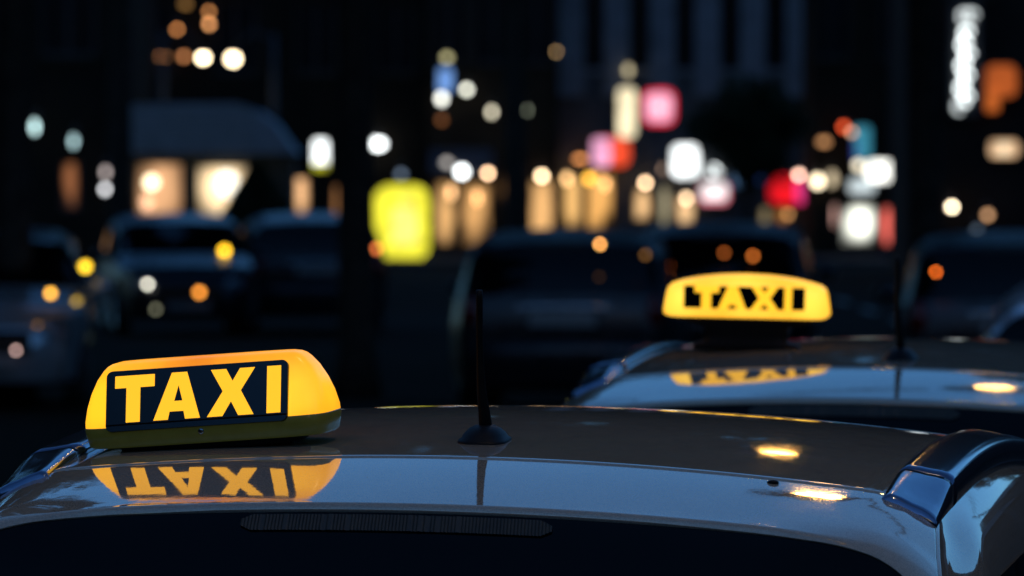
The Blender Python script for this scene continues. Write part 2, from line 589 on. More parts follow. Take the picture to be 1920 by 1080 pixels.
def make_car(name, paint, rails, seats=True):
    """A five-door estate car; origin on the ground below the roof's rear seam, front towards +y."""
    car = empty(name)
    # --- roof panel with a rolled rear edge
    ys = [0.0045, 0.005, 0.007, 0.011, 0.018] + [0.03 + 2.12 * (k / 40) for k in range(41)]
    dz = [0.010, 0.004, 0.0012, 0.0002, 0.0] + [0.0] * 41
    nx = 48
    b = MB()
    v = []
    for y, d in zip(ys, dz):
        for i in range(nx + 1):
            x = -0.70 + 1.40 * i / nx
            v.append((x, y, roof_h(y) - roof_edge(x) - d))
    f = []
    for j in range(len(ys) - 1):
        for i in range(nx):
            a = j * (nx + 1) + i
            f.append((a, a + 1, a + nx + 2, a + nx + 1))
    b.add(v, f)
    b.build('roof_panel', paint, car, True)
    # dark gasket lying in the seam
    b = MB()
    b.grid(lambda u, w: (-0.69 + 1.38 * u, -0.03 + 0.06 * w, SEAM_Z - 0.014 - roof_edge(-0.69 + 1.38 * u)), 40, 1)
    b.build('roof_seal', RUBBER, car, True)
    # --- tailgate: a ring of panel round the window, rolled at the seam
    tail = None
    ix0, ix1, iz0, iz1 = -0.97, 0.97, S_LIP + 0.002, S_BELT + 0.01
    asp = 0.10 / 0.20
    inner = [(x, z * asp) for x, z in rounded_rect(ix0, ix1, -iz1 / asp, -iz0 / asp, 0.20, 14)]
    # stretch the corner: x radius (relative) and arc-length radius differ
    N = 420
    per = []
    tot = 0
    cl = inner + [inner[0]]
    acc = [0]
    for a, c in zip(cl, cl[1:]):
        acc.append(acc[-1] + math.hypot((c[0] - a[0]) * 0.75, c[1] - a[1]))
    for k in range(N):
        s = acc[-1] * k / N
        for i in range(len(acc) - 1):
            if acc[i] <= s <= acc[i + 1]:
                t = (s - acc[i]) / max(1e-9, acc[i + 1] - acc[i])
                per.append((cl[i][0] * (1 - t) + cl[i + 1][0] * t, cl[i][1] * (1 - t) + cl[i + 1][1] * t))
                break
    cx, cz = 0.0, -(iz0 + iz1) / 2
    outer = []
    ox, oz0, oz1 = 1.0, 0.0, -S_END
    for (x, z) in per:
        dx, dzz = x - cx, z - cz
        k = 1e9
        if abs(dx) > 1e-6:
            k = min(k, (ox - cx) / abs(dx))
        if dzz > 1e-6:
            k = min(k, (oz0 - cz) / dzz)
        if dzz < -1e-6:
            k = min(k, (oz1 - cz) / dzz)
        outer.append((cx + dx * k, cz + dzz * k))
    loops = []
    T = [0.0, 0.008, 0.016, 0.024, 0.032, 0.042, 0.052, 0.065, 0.08, 0.10, 0.12, 0.16, 0.2, 0.3, 0.4, 0.5, 0.6, 0.7, 0.8, 0.88, 0.94, 0.975, 0.99, 1.0]
    v, f = [], []
    for t in T:
        for (p, q) in zip(per, outer):
            v.append(tailgate(p[0] * (1 - t) + q[0] * t, -(p[1] * (1 - t) + q[1] * t), -0.0025 if t == 0 else 0.0))
    # rolled outer edge
    for q in outer:
        p = tailgate(q[0], -q[1], -0.010)
        v.append(p)
    for j in range(len(T)):
        for i in range(N):
            a, c = j * N + i, j * N + (i + 1) % N
            f.append((a, c, c + N, a + N))
    b = MB().add(v, f)
    tail = b.build('tailgate', paint, car, True)
    # rear window pane, recessed 3 mm
    b = MB()
    v, f = [], []
    TT = [0.001, 0.25, 0.5, 0.75, 0.9, 1.0]
    for t in TT:
        for p in per:
            v.append(tailgate(cx + (p[0] - cx) * t, -(cz + (p[1] - cz) * t), -0.003))
    for j in range(len(TT) - 1):
        for i in range(N):
            a, c = j * N + i, j * N + (i + 1) % N
            f.append((a, c, c + N, a + N))
    b.add(v, f)
    b.build('rear_window', GLASS, tail, True)
    # high brake light in the top of the window: housing and ribbed lens
    b = MB()
    hw = 0.225
    def lens(u, w):
        x = -0.045 - hw + 2 * hw * u
        tip = min(1.0, (1 - abs(2 * u - 1)) * 14)
        rib = 0.0007 * (1 if int(u * 180) % 2 else -1)
        return tailgate(x / 0.73, S_LIP + 0.007 + 0.026 * (0.5 + (w - 0.5) * (0.35 + 0.65 * tip)), 0.001 + rib)
    b.grid(lens, 180, 3)
    b.build('brake_light', OLIVE, tail)
    # washer nozzle by the seam
    b = MB()
    c = tailgate(0.46 / 0.70, 0.020, 0.0)
    b.sphere((c.x, c.y, c.z + 0.001), 0.009, 0.006, 0.004, 10, 6)
    b.build('washer_nozzle', BLACK, tail, True)
    # lower tailgate: handle bar and plate
    b = MB()
    b.grid(lambda u, w: tailgate(-0.45 + 0.9 * u, S_BELT + 0.10 + 0.03 * w, 0.012 * math.sin(math.pi * max(0.05, min(0.95, w)))), 12, 4)
    b.build('handle_bar', CHROME, tail, True)
    b = MB()
    b.grid(lambda u, w: tailgate((-0.26 + 0.52 * u) / 0.82, S_BELT + 0.16 + 0.11 * w, 0.004), 6, 2)
    b.build('licence_plate', PLATE, tail)
    # --- sides
    for sgn in (-1, 1):
        b = MB()
        rows = [0, 0.01, 0.03, 0.06, 0.1, 0.15, 0.2, 0.28, 0.36, 0.45, 0.55, 0.65, 0.75, 0.85, 0.93, 1.0]
        ns = 44
        v = []
        for t in rows:
            z0 = side_upper(t, 0)[1]
            e = e_at_z(z0)
            y0, y1 = e.y + 0.005 + 0.0035, y_front(t)
            first = True
            for i in range(-1, ns + 1):
                s = max(i, 0) / ns
                y = y0 + (y1 - y0) * (s ** 1.5)
                x, z = side_upper(t, y)
                k = max(0.0, 1 - (y - y0) / 0.30)
                x = x + (e.x + 0.003 - x) * k * k * (3 - 2 * k)
                if i == -1:
                    v.append((sgn * (x - 0.012), y - 0.001, z))
                else:
                    v.append((sgn * x, y, z))
        f = []
        w1 = ns + 2
        for j in range(len(rows) - 1):
            for i in range(w1 - 1):
                a = j * w1 + i
                f.append((a, a + 1, a + w1 + 1, a + w1))
        b.add(v, f)
        # lower side with wheel arches
        zs = [BELT, 0.94, 0.90, 0.85, 0.80, 0.75, 0.70, 0.65, 0.6, 0.55, 0.5, 0.45, 0.4, 0.35, 0.30, 0.26]
        ny = 96
        def xs(z):
            if z > 0.75:
                return 0.870 + 0.035 * (BELT - z) / 0.20
            return 0.905 - 0.03 * ((0.75 - z) / 0.45) ** 2
        v = []
        arches = [(0.52, 0.33), (3.40, 0.33)]
        for z in zs:
            for i in range(ny + 1):
                y = -0.50 + 4.70 * i / ny
                zz, yy = z, y
                for (ay, az) in arches:
                    d = math.hypot(yy - ay, zz - az)
                    if 0.30 < d < 0.375:
                        k = 0.365 / d
                        yy, zz = ay + (yy - ay) * k, az + (zz - az) * k
                cap = 1.0
                if zz > 0.70 and yy > 2.9:      # front wing drops to the bonnet line
                    zz = min(zz, 0.95 - 0.20 * ((yy - 2.9) / 1.3) ** 1.3)
                v.append((sgn * (xs(zz) + low_taper(yy)), yy, zz))
        f = []
        w1 = ny + 1
        for j in range(len(zs) - 1):
            for i in range(ny):
                a = j * w1 + i
                q = (a, a + 1, a + w1 + 1, a + w1)
                my = sum(v[k][1] for k in q) / 4
                mz = sum(v[k][2] for k in q) / 4
                if any(math.hypot(my - ay, mz - az) < 0.36 for ay, az in arches):
                    continue
                f.append(q)
        b.add(v, f)
        side = b.build('body_side', paint, car, True)
        # side windows (proud by 3 mm), door handles
        for (ya, yb, sa, sb) in ((-0.10, 0.62, 0.10, 0.0), (0.70, 1.52, 0.0, 0.0), (1.60, 2.30, 0.0, 0.42)):
            b = MB()
            def win(u, w, ya=ya, yb=yb, sa=sa, sb=sb):
                t = 0.22 + 0.70 * w
                y = (ya - sa * w) * (1 - u) + (yb + sb * w) * u
                p = side_upper_pt(t, y, 0.004)
                k = max(0.0, 1 - (y + 0.2) / 0.5)
                return (sgn * (p.x - 0.02 * k * k), p.y, p.z)
            b.grid(win, 12, 6)
            b.build('side_window', GLASS, side, True)
        for y in (0.80, 1.72):
            b = MB()
            x = sgn * (xs(0.86) + 0.012)
            b.tube([(x - sgn * 0.014, y, 0.865), (x + sgn * 0.012, y + 0.02, 0.868), (x + sgn * 0.012, y + 0.18, 0.868), (x - sgn * 0.014, y + 0.20, 0.865)], 0.012, 8)
            b.build('door_handle', paint, side, True)
        # door mirror
        b = MB()
        b.sphere((sgn * 0.99, 2.62, 1.00), 0.10, 0.07, 0.075)
        b.tube([(sgn * 0.86, 2.64, 0.95), (sgn * 0.94, 2.63, 0.97)], 0.025, 8)
        b.build('door_mirror', paint, car, True)
    # --- bonnet, windscreen, front
    fp = [(2.15, roof_h(2.15), 0.70), (2.30, 1.325, 0.715), (2.60, 1.185, 0.75), (2.95, 1.015, 0.80)]
    fs = catmull(fp, 6)
    def strip(path, out=0.0, crown=0.08):
        def fn(u, w):
            k = w * (len(path) - 1)
            i = min(int(k), len(path) - 2)
            t = k - i
            y, z, hw = [path[i][q] * (1 - t) + path[i + 1][q] * t for q in range(3)]
            x = (2 * u - 1) * hw
            d = crown * x * x + 0.02 * max(0, (abs(2 * u - 1) - 0.85) / 0.15) ** 2
            return (x, y - d * 1.2 * min(1, max(0, (y - 2.15) / 0.5)) , z - d * 0.8 + out)
        return fn
    MB().grid(strip(fs), 24, 18).build('windscreen', GLASS, car, True)
    hp = catmull([(2.92, 1.02, 0.80), (3.10, 0.985, 0.83), (3.5, 0.945, 0.83), (3.9, 0.88, 0.78), (4.12, 0.79, 0.72)], 6)
    bonnet = MB().grid(strip(hp, 0.0, 0.05), 24, 20).build('bonnet', paint, car, True)
    bp = catmull([(4.10, 0.79, 0.72), (4.24, 0.70, 0.70), (4.30, 0.58, 0.70), (4.31, 0.42, 0.71), (4.24, 0.24, 0.70)], 5)
    def bump(path):
        def fn(u, w):
            k = w * (len(path) - 1)
            i = min(int(k), len(path) - 2)
            t = k - i
            y, z, hw = [path[i][q] * (1 - t) + path[i + 1][q] * t for q in range(3)]
            a = 2 * u - 1
            return (a * (hw + 0.0), y - 0.16 * a * a - 0.10 * abs(a) ** 6, z)
        return fn
    fb = MB().grid(bump(bp), 28, 16).build('front_bumper', paint, car, True)
    gr = MB()
    for k in range(5):
        z = 0.48 + 0.035 * k
        gr.box(-0.38, 0.38, 4.285 - 0.02 * (k > 3), 4.322 - 0.02 * (k > 3), z, z + 0.016)
    gr.build('grille', CHROME, fb)
    MB().box(-0.40, 0.40, 4.26, 4.314, 0.47, 0.66).build('grille_back', BLACK, fb)
    MB().box(-0.26, 0.26, 4.30, 4.328, 0.33, 0.43).build('licence_plate', PLATE, fb)
    for sgn in (-1, 1):
        b = MB()
        b.grid(lambda u, w: (sgn * (0.42 + 0.26 * u), 4.262 - 0.055 * (0.42 + 0.26 * u) ** 2 * 4 - 0.05 * u + 0.012 * math.sin(math.pi * w) - 0.10 * w, 0.60 + 0.13 * w), 8, 6)
        b.sphere((sgn * 0.52, 4.15, 0.66), 0.09, 0.05, 0.06)
        b.build('headlight', CLEARLENS, car, True)
        b = MB()
        b.sphere((sgn * 0.735, -0.46, 0.84), 0.085, 0.09, 0.14, 14, 10)
        b.build('tail_light', REDLENS, car, True)
    rp = catmull([(-0.55, 0.62, 0.78), (-0.635, 0.58, 0.80), (-0.64, 0.45, 0.80), (-0.58, 0.26, 0.78)], 5)
    def rb(u, w):
        k = w * (len(rp) - 1)
        i = min(int(k), len(rp) - 2)
        t = k - i
        y, z, hw = [rp[i][q] * (1 - t) + rp[i + 1][q] * t for q in range(3)]
        a = 2 * u - 1
        return (a * hw, y + 0.08 * a * a + 0.09 * abs(a) ** 6, z)
    MB().grid(rb, 28, 14).build('rear_bumper', paint, car, True)
    MB().box(-0.70, 0.70, -0.40, 4.0, 0.20, 0.34).build('floor_pan', BLACK, car)
    MB().box(-0.60, 0.60, -0.10, 2.0, 0.342, 0.93).build('seats', RUBBER, car)
    # --- wheels
    for sgn in (-1, 1):
        for wy in (0.52, 3.40):
            b = MB()
            prof = [(0.20, -0.09), (0.30, -0.10), (0.322, -0.07), (0.325, 0.0), (0.322, 0.07), (0.30, 0.10), (0.20, 0.09)]
            n = 28
            b.rings([[(sgn * (0.775 + px), wy + r * math.cos(2 * math.pi * k / n), 0.326 + r * math.sin(2 * math.pi * k / n)) for k in range(n)] for r, px in prof])
            wheel = b.build('wheel', TYRE, car, True)
            b = MB()
            for s in range(5):
                a = 2 * math.pi * s / 5
                for da in (-0.16, 0.16):
                    p0 = (sgn * 0.872, wy + 0.05 * math.cos(a + da), 0.326 + 0.05 * math.sin(a + da))
                    p1 = (sgn * 0.868, wy + 0.20 * math.cos(a + da * 0.8), 0.326 + 0.20 * math.sin(a + da * 0.8))
                    b.tube([p0, p1], 0.016, 6)
            b.sphere((sgn * 0.868, wy, 0.326), 0.012, 0.06, 0.06)
            b.build('rim', CHROME, wheel)
    # --- antenna
    if rails:
        ay = 0.205
        az = roof_h(ay)
        b = MB()
        rr = []
        for (z, a, bb, n) in ((-0.006, 0.0375, 0.056, 3.2), (0.002, 0.038, 0.056, 3.2), (0.0045, 0.034, 0.052, 3.0), (0.012, 0.030, 0.044, 2.6), (0.018, 0.024, 0.034, 2.3), (0.0225, 0.016, 0.022, 2), (0.0235, 0.006, 0.01, 2)):
            ring = []
            for k in range(28):
                th = 2 * math.pi * k / 28
                c_, s_ = math.cos(th), math.sin(th)
                ring.append((a * math.copysign(abs(c_) ** (2 / n), c_) - 0.006, ay + bb * math.copysign(abs(s_) ** (2 / n), s_), az + z + 0.08 * bb * math.copysign(abs(s_) ** (2 / n), s_)))
            rr.append(ring)
        b.rings(rr)
        ant = b.build('antenna', BLACK, car, True)
        b = MB()
        pts = catmull([(-0.006, ay + 0.010, az + 0.014), (-0.008, ay + 0.006, az + 0.040), (-0.0125, ay, az + 0.080), (-0.0150, ay - 0.006, az + 0.14), (-0.0160, ay - 0.014, az + 0.226)], 5)
        rad = catmull([(0.0105,), (0.0092,), (0.0070,), (0.0054,), (0.0050,)], 5)
        b.tube(pts, [r[0] for r in rad], 12)
        b.build('mast', BLACK, ant, True)
    # --- roof rails
    if rails:
        for sgn in (-1, 1):
            def rail_part(y0, y1, n, inset=0.0):
                """Rings of the rail between y0 and y1: a broad flat bar that dives to the roof at its rear and front end."""
                rings = []
                for k in range(n + 1):
                    y = y0 + (y1 - y0) * k / n
                    e = smooth01((y + 0.04) / 0.26)
                    h = 0.004 + 0.011 * e
                    h = min(h, 0.005 + 0.012 * smooth01((2.02 - y) / 0.3)) - inset
                    w0, w1 = 0.620 + inset, 0.7055 - inset
                    base = roof_h(y) if y >= 0 else SEAM_Z + 0.14 * y
                    zi, zo = base - roof_edge(0.622), base - roof_edge(0.70)
                    top = zi + h
                    drop = 0.026 * (1 - e) + 0.010 * e
                    pr = [(w0, zi - 0.006), (w0, top - 0.012), (w0 + 0.002, top - 0.006), (w0 + 0.007, top - 0.002), (w0 + 0.014, top), (w0 + 0.030, top - drop * 0.22),
                          (w1 - 0.040, top - drop * 0.52), (w1 - 0.024, top - drop * 0.75), (w1 - 0.014, top - drop * 0.92 - 0.001), (w1 - 0.006, top - drop - 0.005), (w1 - 0.001, max(zo + 0.001, top - drop - 0.012)), (w1, zo - 0.001), (w1 - 0.004, zo - 0.006)]
                    rings.append([(sgn * a, y, c) for a, c in pr])
                return rings
            def end_round(rings):
                """Extra ring at the free end so that its edge is rounded."""
                r0 = rings[0]
                cx_, cz_ = sum(p[0] for p in r0) / len(r0), min(p[2] for p in r0)
                small = [(cx_ + (p[0] - cx_) * 0.985, p[1] - 0.003, cz_ + (p[2] - cz_) * 0.90) for p in r0]
                tiny = [(cx_ + (p[0] - cx_) * 0.98, p[1] - 0.0055, cz_ + (p[2] - cz_) * 0.55) for p in r0]
                return [tiny, small] + rings
            b = MB().rings(rail_part(0.1785, 2.0, 36))
            rail = b.build('roof_rail', RAILM, car, True)
            b = MB().rings(end_round(rail_part(-0.030, 0.1755, 14)))
            b.build('rail_foot', RAILM, rail, True)
            b = MB().rings(rail_part(0.172, 0.184, 2, 0.0015))
            b.build('joint_strip', RUBBER, rail, True)
    return car

YAW = math.atan2(0.90, 5.40)
def place_car(car, x, y, yaw, roll=0.0):
    car.location = (x, y, 0)
    car.rotation_euler = (0, roll, -yaw)
ROLL = R(1.15)
taxi = make_car('taxi', PAINT, True)
tag(taxi, 'pale estate taxi in the foreground, seen over its roof and dark rear window', 'car', 'taxis waiting in line')
place_car(taxi, -0.069 - SEAM_Z * math.sin(ROLL), 11.2, YAW, ROLL)
taxi2 = copy_tree(taxi)
tag(taxi2, 'blurred pale estate taxi ahead on the right, next in the line', 'car', 'taxis waiting in line')
place_car(taxi2, -0.069 - SEAM_Z * math.sin(ROLL) + 0.90, 11.2 + 5.4, YAW, ROLL)

# ------------------------------------------------------------------ taxi roof signs
YEL = mat('sign_letter_a', (0.4, 0.25, 0.02), 0.4, emit=(1.30, 0.60, 0.020), strength=1.0)
YEL2 = mat('sign_letter_b', (0.4, 0.25, 0.02), 0.4, emit=(1.4, 0.72, 0.03), strength=1.0)
PANEL = mat('sign_panel_black', (0.003, 0.0035, 0.005), 0.12, spec=0.5, noise=(50, 0.3))
SIGNBASE = mat('sign_base_olive', (0.16, 0.150, 0.030), 0.2, spec=0.5, noise=(30, 0.15), emit=(0.009, 0.010, 0.002), strength=1.0)  # faint glow added in the emission to brighten the underlit base

LETTERS = {
 'T': [[(.05, .908), (.05, .708), (.113, .708), (.113, .138), (.19, .138), (.19, .708), (.268, .708), (.268, .908)]],
 'A': [[(.363, .908), (.447, .908), (.522, .138), (.440, .138), (.431, .27), (.354, .27), (.345, .138), (.265, .138)],
       [(.401, .70), (.378, .44), (.424, .44)]],
 'X': [[(.578, .908), (.662, .908), (.698, .705), (.738, .908), (.820, .908), (.744, .545), (.816, .138), (.732, .138), (.691, .375), (.645, .138), (.561, .138), (.645, .545)]],
 'I': [[(.887, .908), (.963, .908), (.963, .138), (.887, .138)]],
}
def letter_mesh(polys, to3d, thick):
    """Flat letter plate with thickness; a second polygon is a hole."""
    bm = bmesh.new()
    edges = []
    for p in polys:
        vs = [bm.verts.new(to3d(u, v, 0)) for u, v in p]
        edges += [bm.edges.new((vs[i], vs[(i + 1) % len(vs)])) for i in range(len(vs))]
    bmesh.ops.triangle_fill(bm, use_beauty=True, use_dissolve=False, edges=edges)
    n = (to3d(0, 0, 1) - to3d(0, 0, 0))
    r = bmesh.ops.extrude_face_region(bm, geom=list(bm.faces))
    for vv in [e for e in r['geom'] if isinstance(e, bmesh.types.BMVert)]:
        vv.co += n * thick
    bmesh.ops.recalc_face_normals(bm, faces=bm.faces)
    me = bpy.data.meshes.new('letter')
    bm.to_mesh(me)
    bm.free()
    return me

def superring(a, b, z, n, arch=0.0, amax=1.0, cnt=72):
    out = []
    for k in range(cnt):
        th = 2 * math.pi * k / cnt
        c, s = math.cos(th), math.sin(th)
        x = a * math.copysign(abs(c) ** (2 / n), c)
        y = b * math.copysign(abs(s) ** (2 / n), s)
        out.append((x, y, z - arch * (x / amax) ** 2))
    return out

def make_sign(name, rings_base, rings_shell, shell_m, base_m, face, panel, letter_m, arch=0.0, rot=None, feet=True):
    """rings: (z, half length, half depth, squareness). face: (z0, y0, z1, y1) of the flat front. panel: x0,x1,v0,v1 along it."""
    root = empty(name)
    am = rings_shell[0][1]
    bs = MB().rings([superring(a, b, z, n) for z, a, b, n in rings_base]).build('base', base_m, root, True)
    sh = MB().rings([superring(a, b, z, n, arch * (z - rings_shell[0][0]) / (rings_shell[-1][0] - rings_shell[0][0]), am) for z, a, b, n in rings_shell], cap0=False)
    shell = sh.build('shell', shell_m, root, True)
    z0, y0, z1, y1 = face
    L = math.hypot(z1 - z0, y1 - y0)
    ev = Vector((0, (y1 - y0) / L, (z1 - z0) / L))
    nv = Vector((0, -ev.z, ev.y))
    px0, px1, pv0, pv1 = panel
    def to3d(u, v, out):
        return Vector((px0 + (px1 - px0) * u, y0, z0)) + ev * (pv0 + (pv1 - pv0) * v) + nv * out
    W, H = px1 - px0, pv1 - pv0
    rr = [(x / W, y / H) for x, y in rounded_rect(0, W, 0, H, min(0.010, H * 0.2) if rot is None else 0.003, 6)]
    pn = MB().rings([[to3d(u, v, -0.012) for u, v in rr], [to3d(u, v, 0.0008) for u, v in rr],
                     [to3d(0.5 + (u - 0.5) * 0.997, 0.5 + (v - 0.5) * 0.992, 0.0014) for u, v in rr]]).build('panel', PANEL, root)
    for ch, polys in (rot or LETTERS).items():
        link('letter', letter_mesh(polys, lambda u, v, o: to3d(u, v, 0.0014 + o), 0.0005), letter_m, pn)
    return root

# the near sign
shell1 = sign_shell_mat('taxi_sign_shell_a', (0.78, 0.17, 0.004), (1.50, 0.70, 0.020),
                        [(0.140, -0.015, 0.050), (-0.150, -0.03, 0.055)], 0.055, 1.20)
A1 = 0.0165
rb_ = [(-0.0065, 0.169 + A1, 0.061, 5), (-0.003, 0.1735 + A1, 0.0635, 5), (0.010, 0.1765 + A1, 0.0648, 5), (0.0235, 0.1785 + A1, 0.0655, 5), (0.025, 0.1775 + A1, 0.0645, 5)]
rs_ = [(0.0235, 0.1775, 0.0645, 5), (0.034, 0.1775, 0.0615, 5), (0.055, 0.1735, 0.0542, 5), (0.075, 0.1665, 0.0472, 5), (0.095, 0.1560, 0.0402, 5),
       (0.108, 0.1455, 0.0357, 5), (0.114, 0.1390, 0.0325, 5), (0.1175, 0.1320, 0.028, 5), (0.1195, 0.1220, 0.022, 4.5), (0.1203, 0.105, 0.012, 4), (0.1205, 0.05, 0.004, 3)]
rs_ = [(z, a + A1, bb, n) for z, a, bb, n in rs_]
face1 = (0.0235, -0.0655, 0.1140, -0.0350)
sign1 = make_sign('taxi_sign', rb_, rs_, shell1, SIGNBASE, face1, (-0.1490, 0.1415, -0.0045, 0.0895), YEL)
tag(sign1, 'sharp lit yellow roof sign reading TAXI in yellow letters on black', 'taxi sign')
b = MB()
b.rings([[(0.003 + r * math.cos(2 * math.pi * k / 14), y, 0.0115 + r * math.sin(2 * math.pi * k / 14)) for k in range(14)] for r, y in ((0.0048, -0.060), (0.0048, -0.0668), (0.0036, -0.0682), (0.0012, -0.0676))])
b.build('screw', CHROME, sign1, True)
b = MB()
b.box(-0.1475, 0.1400, -0.0675, -0.0625, 0.0290, 0.0302)
b.build('ledge', BLACK, sign1)
b = MB()
b.rings([superring(a, bb, z, 4) for z, a, bb in ((-0.016, 0.140, 0.050), (-0.010, 0.146, 0.053), (-0.0045, 0.146, 0.053))])
b.build('rubber_mount', RUBBER, sign1, True)

# the far sign
FARL = {
 'T': [[(.090, 1.0), (.090, .70), (.148, .70), (.148, 0.0), (.226, 0.0), (.226, .70), (.290, .70), (.290, 1.0)]],
 'A': [[(.366, 1.0), (.440, 1.0), (.515, 0.0), (.442, 0.0), (.425, .18), (.378, .18), (.362, 0.0), (.288, 0.0)]],
 'X': [[(.560, 1.0), (.630, 1.0), (.668, .74), (.704, 1.0), (.776, 1.0), (.712, .5), (.778, 0.0), (.706, 0.0), (.668, .26), (.628, 0.0), (.556, 0.0), (.622, .5)]],
 'I': [[(.832, 1.0), (.832, 0.0), (.892, 0.0), (.892, 1.0)]],
}
shell2 = sign_shell_mat('taxi_sign_shell_b', (1.10, 0.42, 0.006), (1.75, 1.08, 0.12),
                        [(-0.145, -0.03, 0.125), (0.145, -0.03, 0.125), (0.0, -0.03, 0.135)], 0.042, 0.85)
rb2 = [(0.010, 0.120, 0.034, 4), (0.024, 0.122, 0.036, 4), (0.030, 0.095, 0.034, 4), (0.064, 0.098, 0.034, 4), (0.076, 0.150, 0.040, 5), (0.0865, 0.160, 0.044, 5)]
rs2 = [(0.086, 0.172, 0.046, 6), (0.089, 0.181, 0.052, 6), (0.096, 0.1865, 0.0545, 6), (0.112, 0.1860, 0.0530, 6), (0.136, 0.1835, 0.0500, 6), (0.161, 0.1800, 0.0460, 6),
       (0.172, 0.1765, 0.0410, 6), (0.179, 0.169, 0.0310, 5), (0.182, 0.150, 0.015, 4)]
face2 = (0.096, -0.0550, 0.161, -0.0462)
sign2 = make_sign('taxi_sign', rb2, rs2, shell2, BLACK, face2, (-0.139, 0.134, 0.0105, 0.0615), YEL2, arch=0.022, rot=FARL)
tag(sign2, 'blurred lit yellow roof sign with arched top on the farther taxi', 'taxi sign')

def put_on_roof(sign, car, x, y, lift, extra_yaw, lean=0.0):
    bpy.context.view_layer.update()
    tilt = math.atan(2 * CROWN * x)
    base = Vector((x, y, roof_h(y) - roof_edge(x) + lift))
    M = car.matrix_basis @ Matrix.Translation(base) @ Matrix.Rotation(tilt - lean, 4, 'Y') @ Matrix.Rotation(math.atan(0.06), 4, 'X') @ Matrix.Rotation(-extra_yaw, 4, 'Z')
    sign.matrix_basis = M
put_on_roof(sign1, taxi, -0.4185, 0.200, 0.015, R(8.0), R(1.5))
put_on_roof(sign2, taxi2, -0.383, 0.450, -0.010, R(-3.0), R(-4.3))

# ------------------------------------------------------------------ buildings at the end of the street
WALLS = {}
def wall_mat(key, color):
    return mat('wall_' + key, color, 0.9, spec=0.1, noise=(1.2, 0.3), bump=(12, 0.3))
FRAME = mat('window_frame', (0.02, 0.02, 0.022), 0.6, noise=(10, 0.3))
PANE = mat('window_pane', (0.006, 0.007, 0.009), 0.2, spec=0.15, noise=(3, 0.2))
DARKTRIM = mat('dark_trim', (0.022, 0.017, 0.012), 0.85, spec=0.1, noise=(3, 0.25))
STONE = mat('stone_trim', (0.27, 0.28, 0.30), 0.85, spec=0.1, noise=(3, 0.25))
ROOFM = mat('roof_slate', (0.03, 0.032, 0.036), 0.8, noise=(3, 0.3))
WARM = (1.0, 0.50, 0.17)
CREAM = (1.0, 0.80, 0.50)
WHITE = (0.95, 1.0, 1.0)

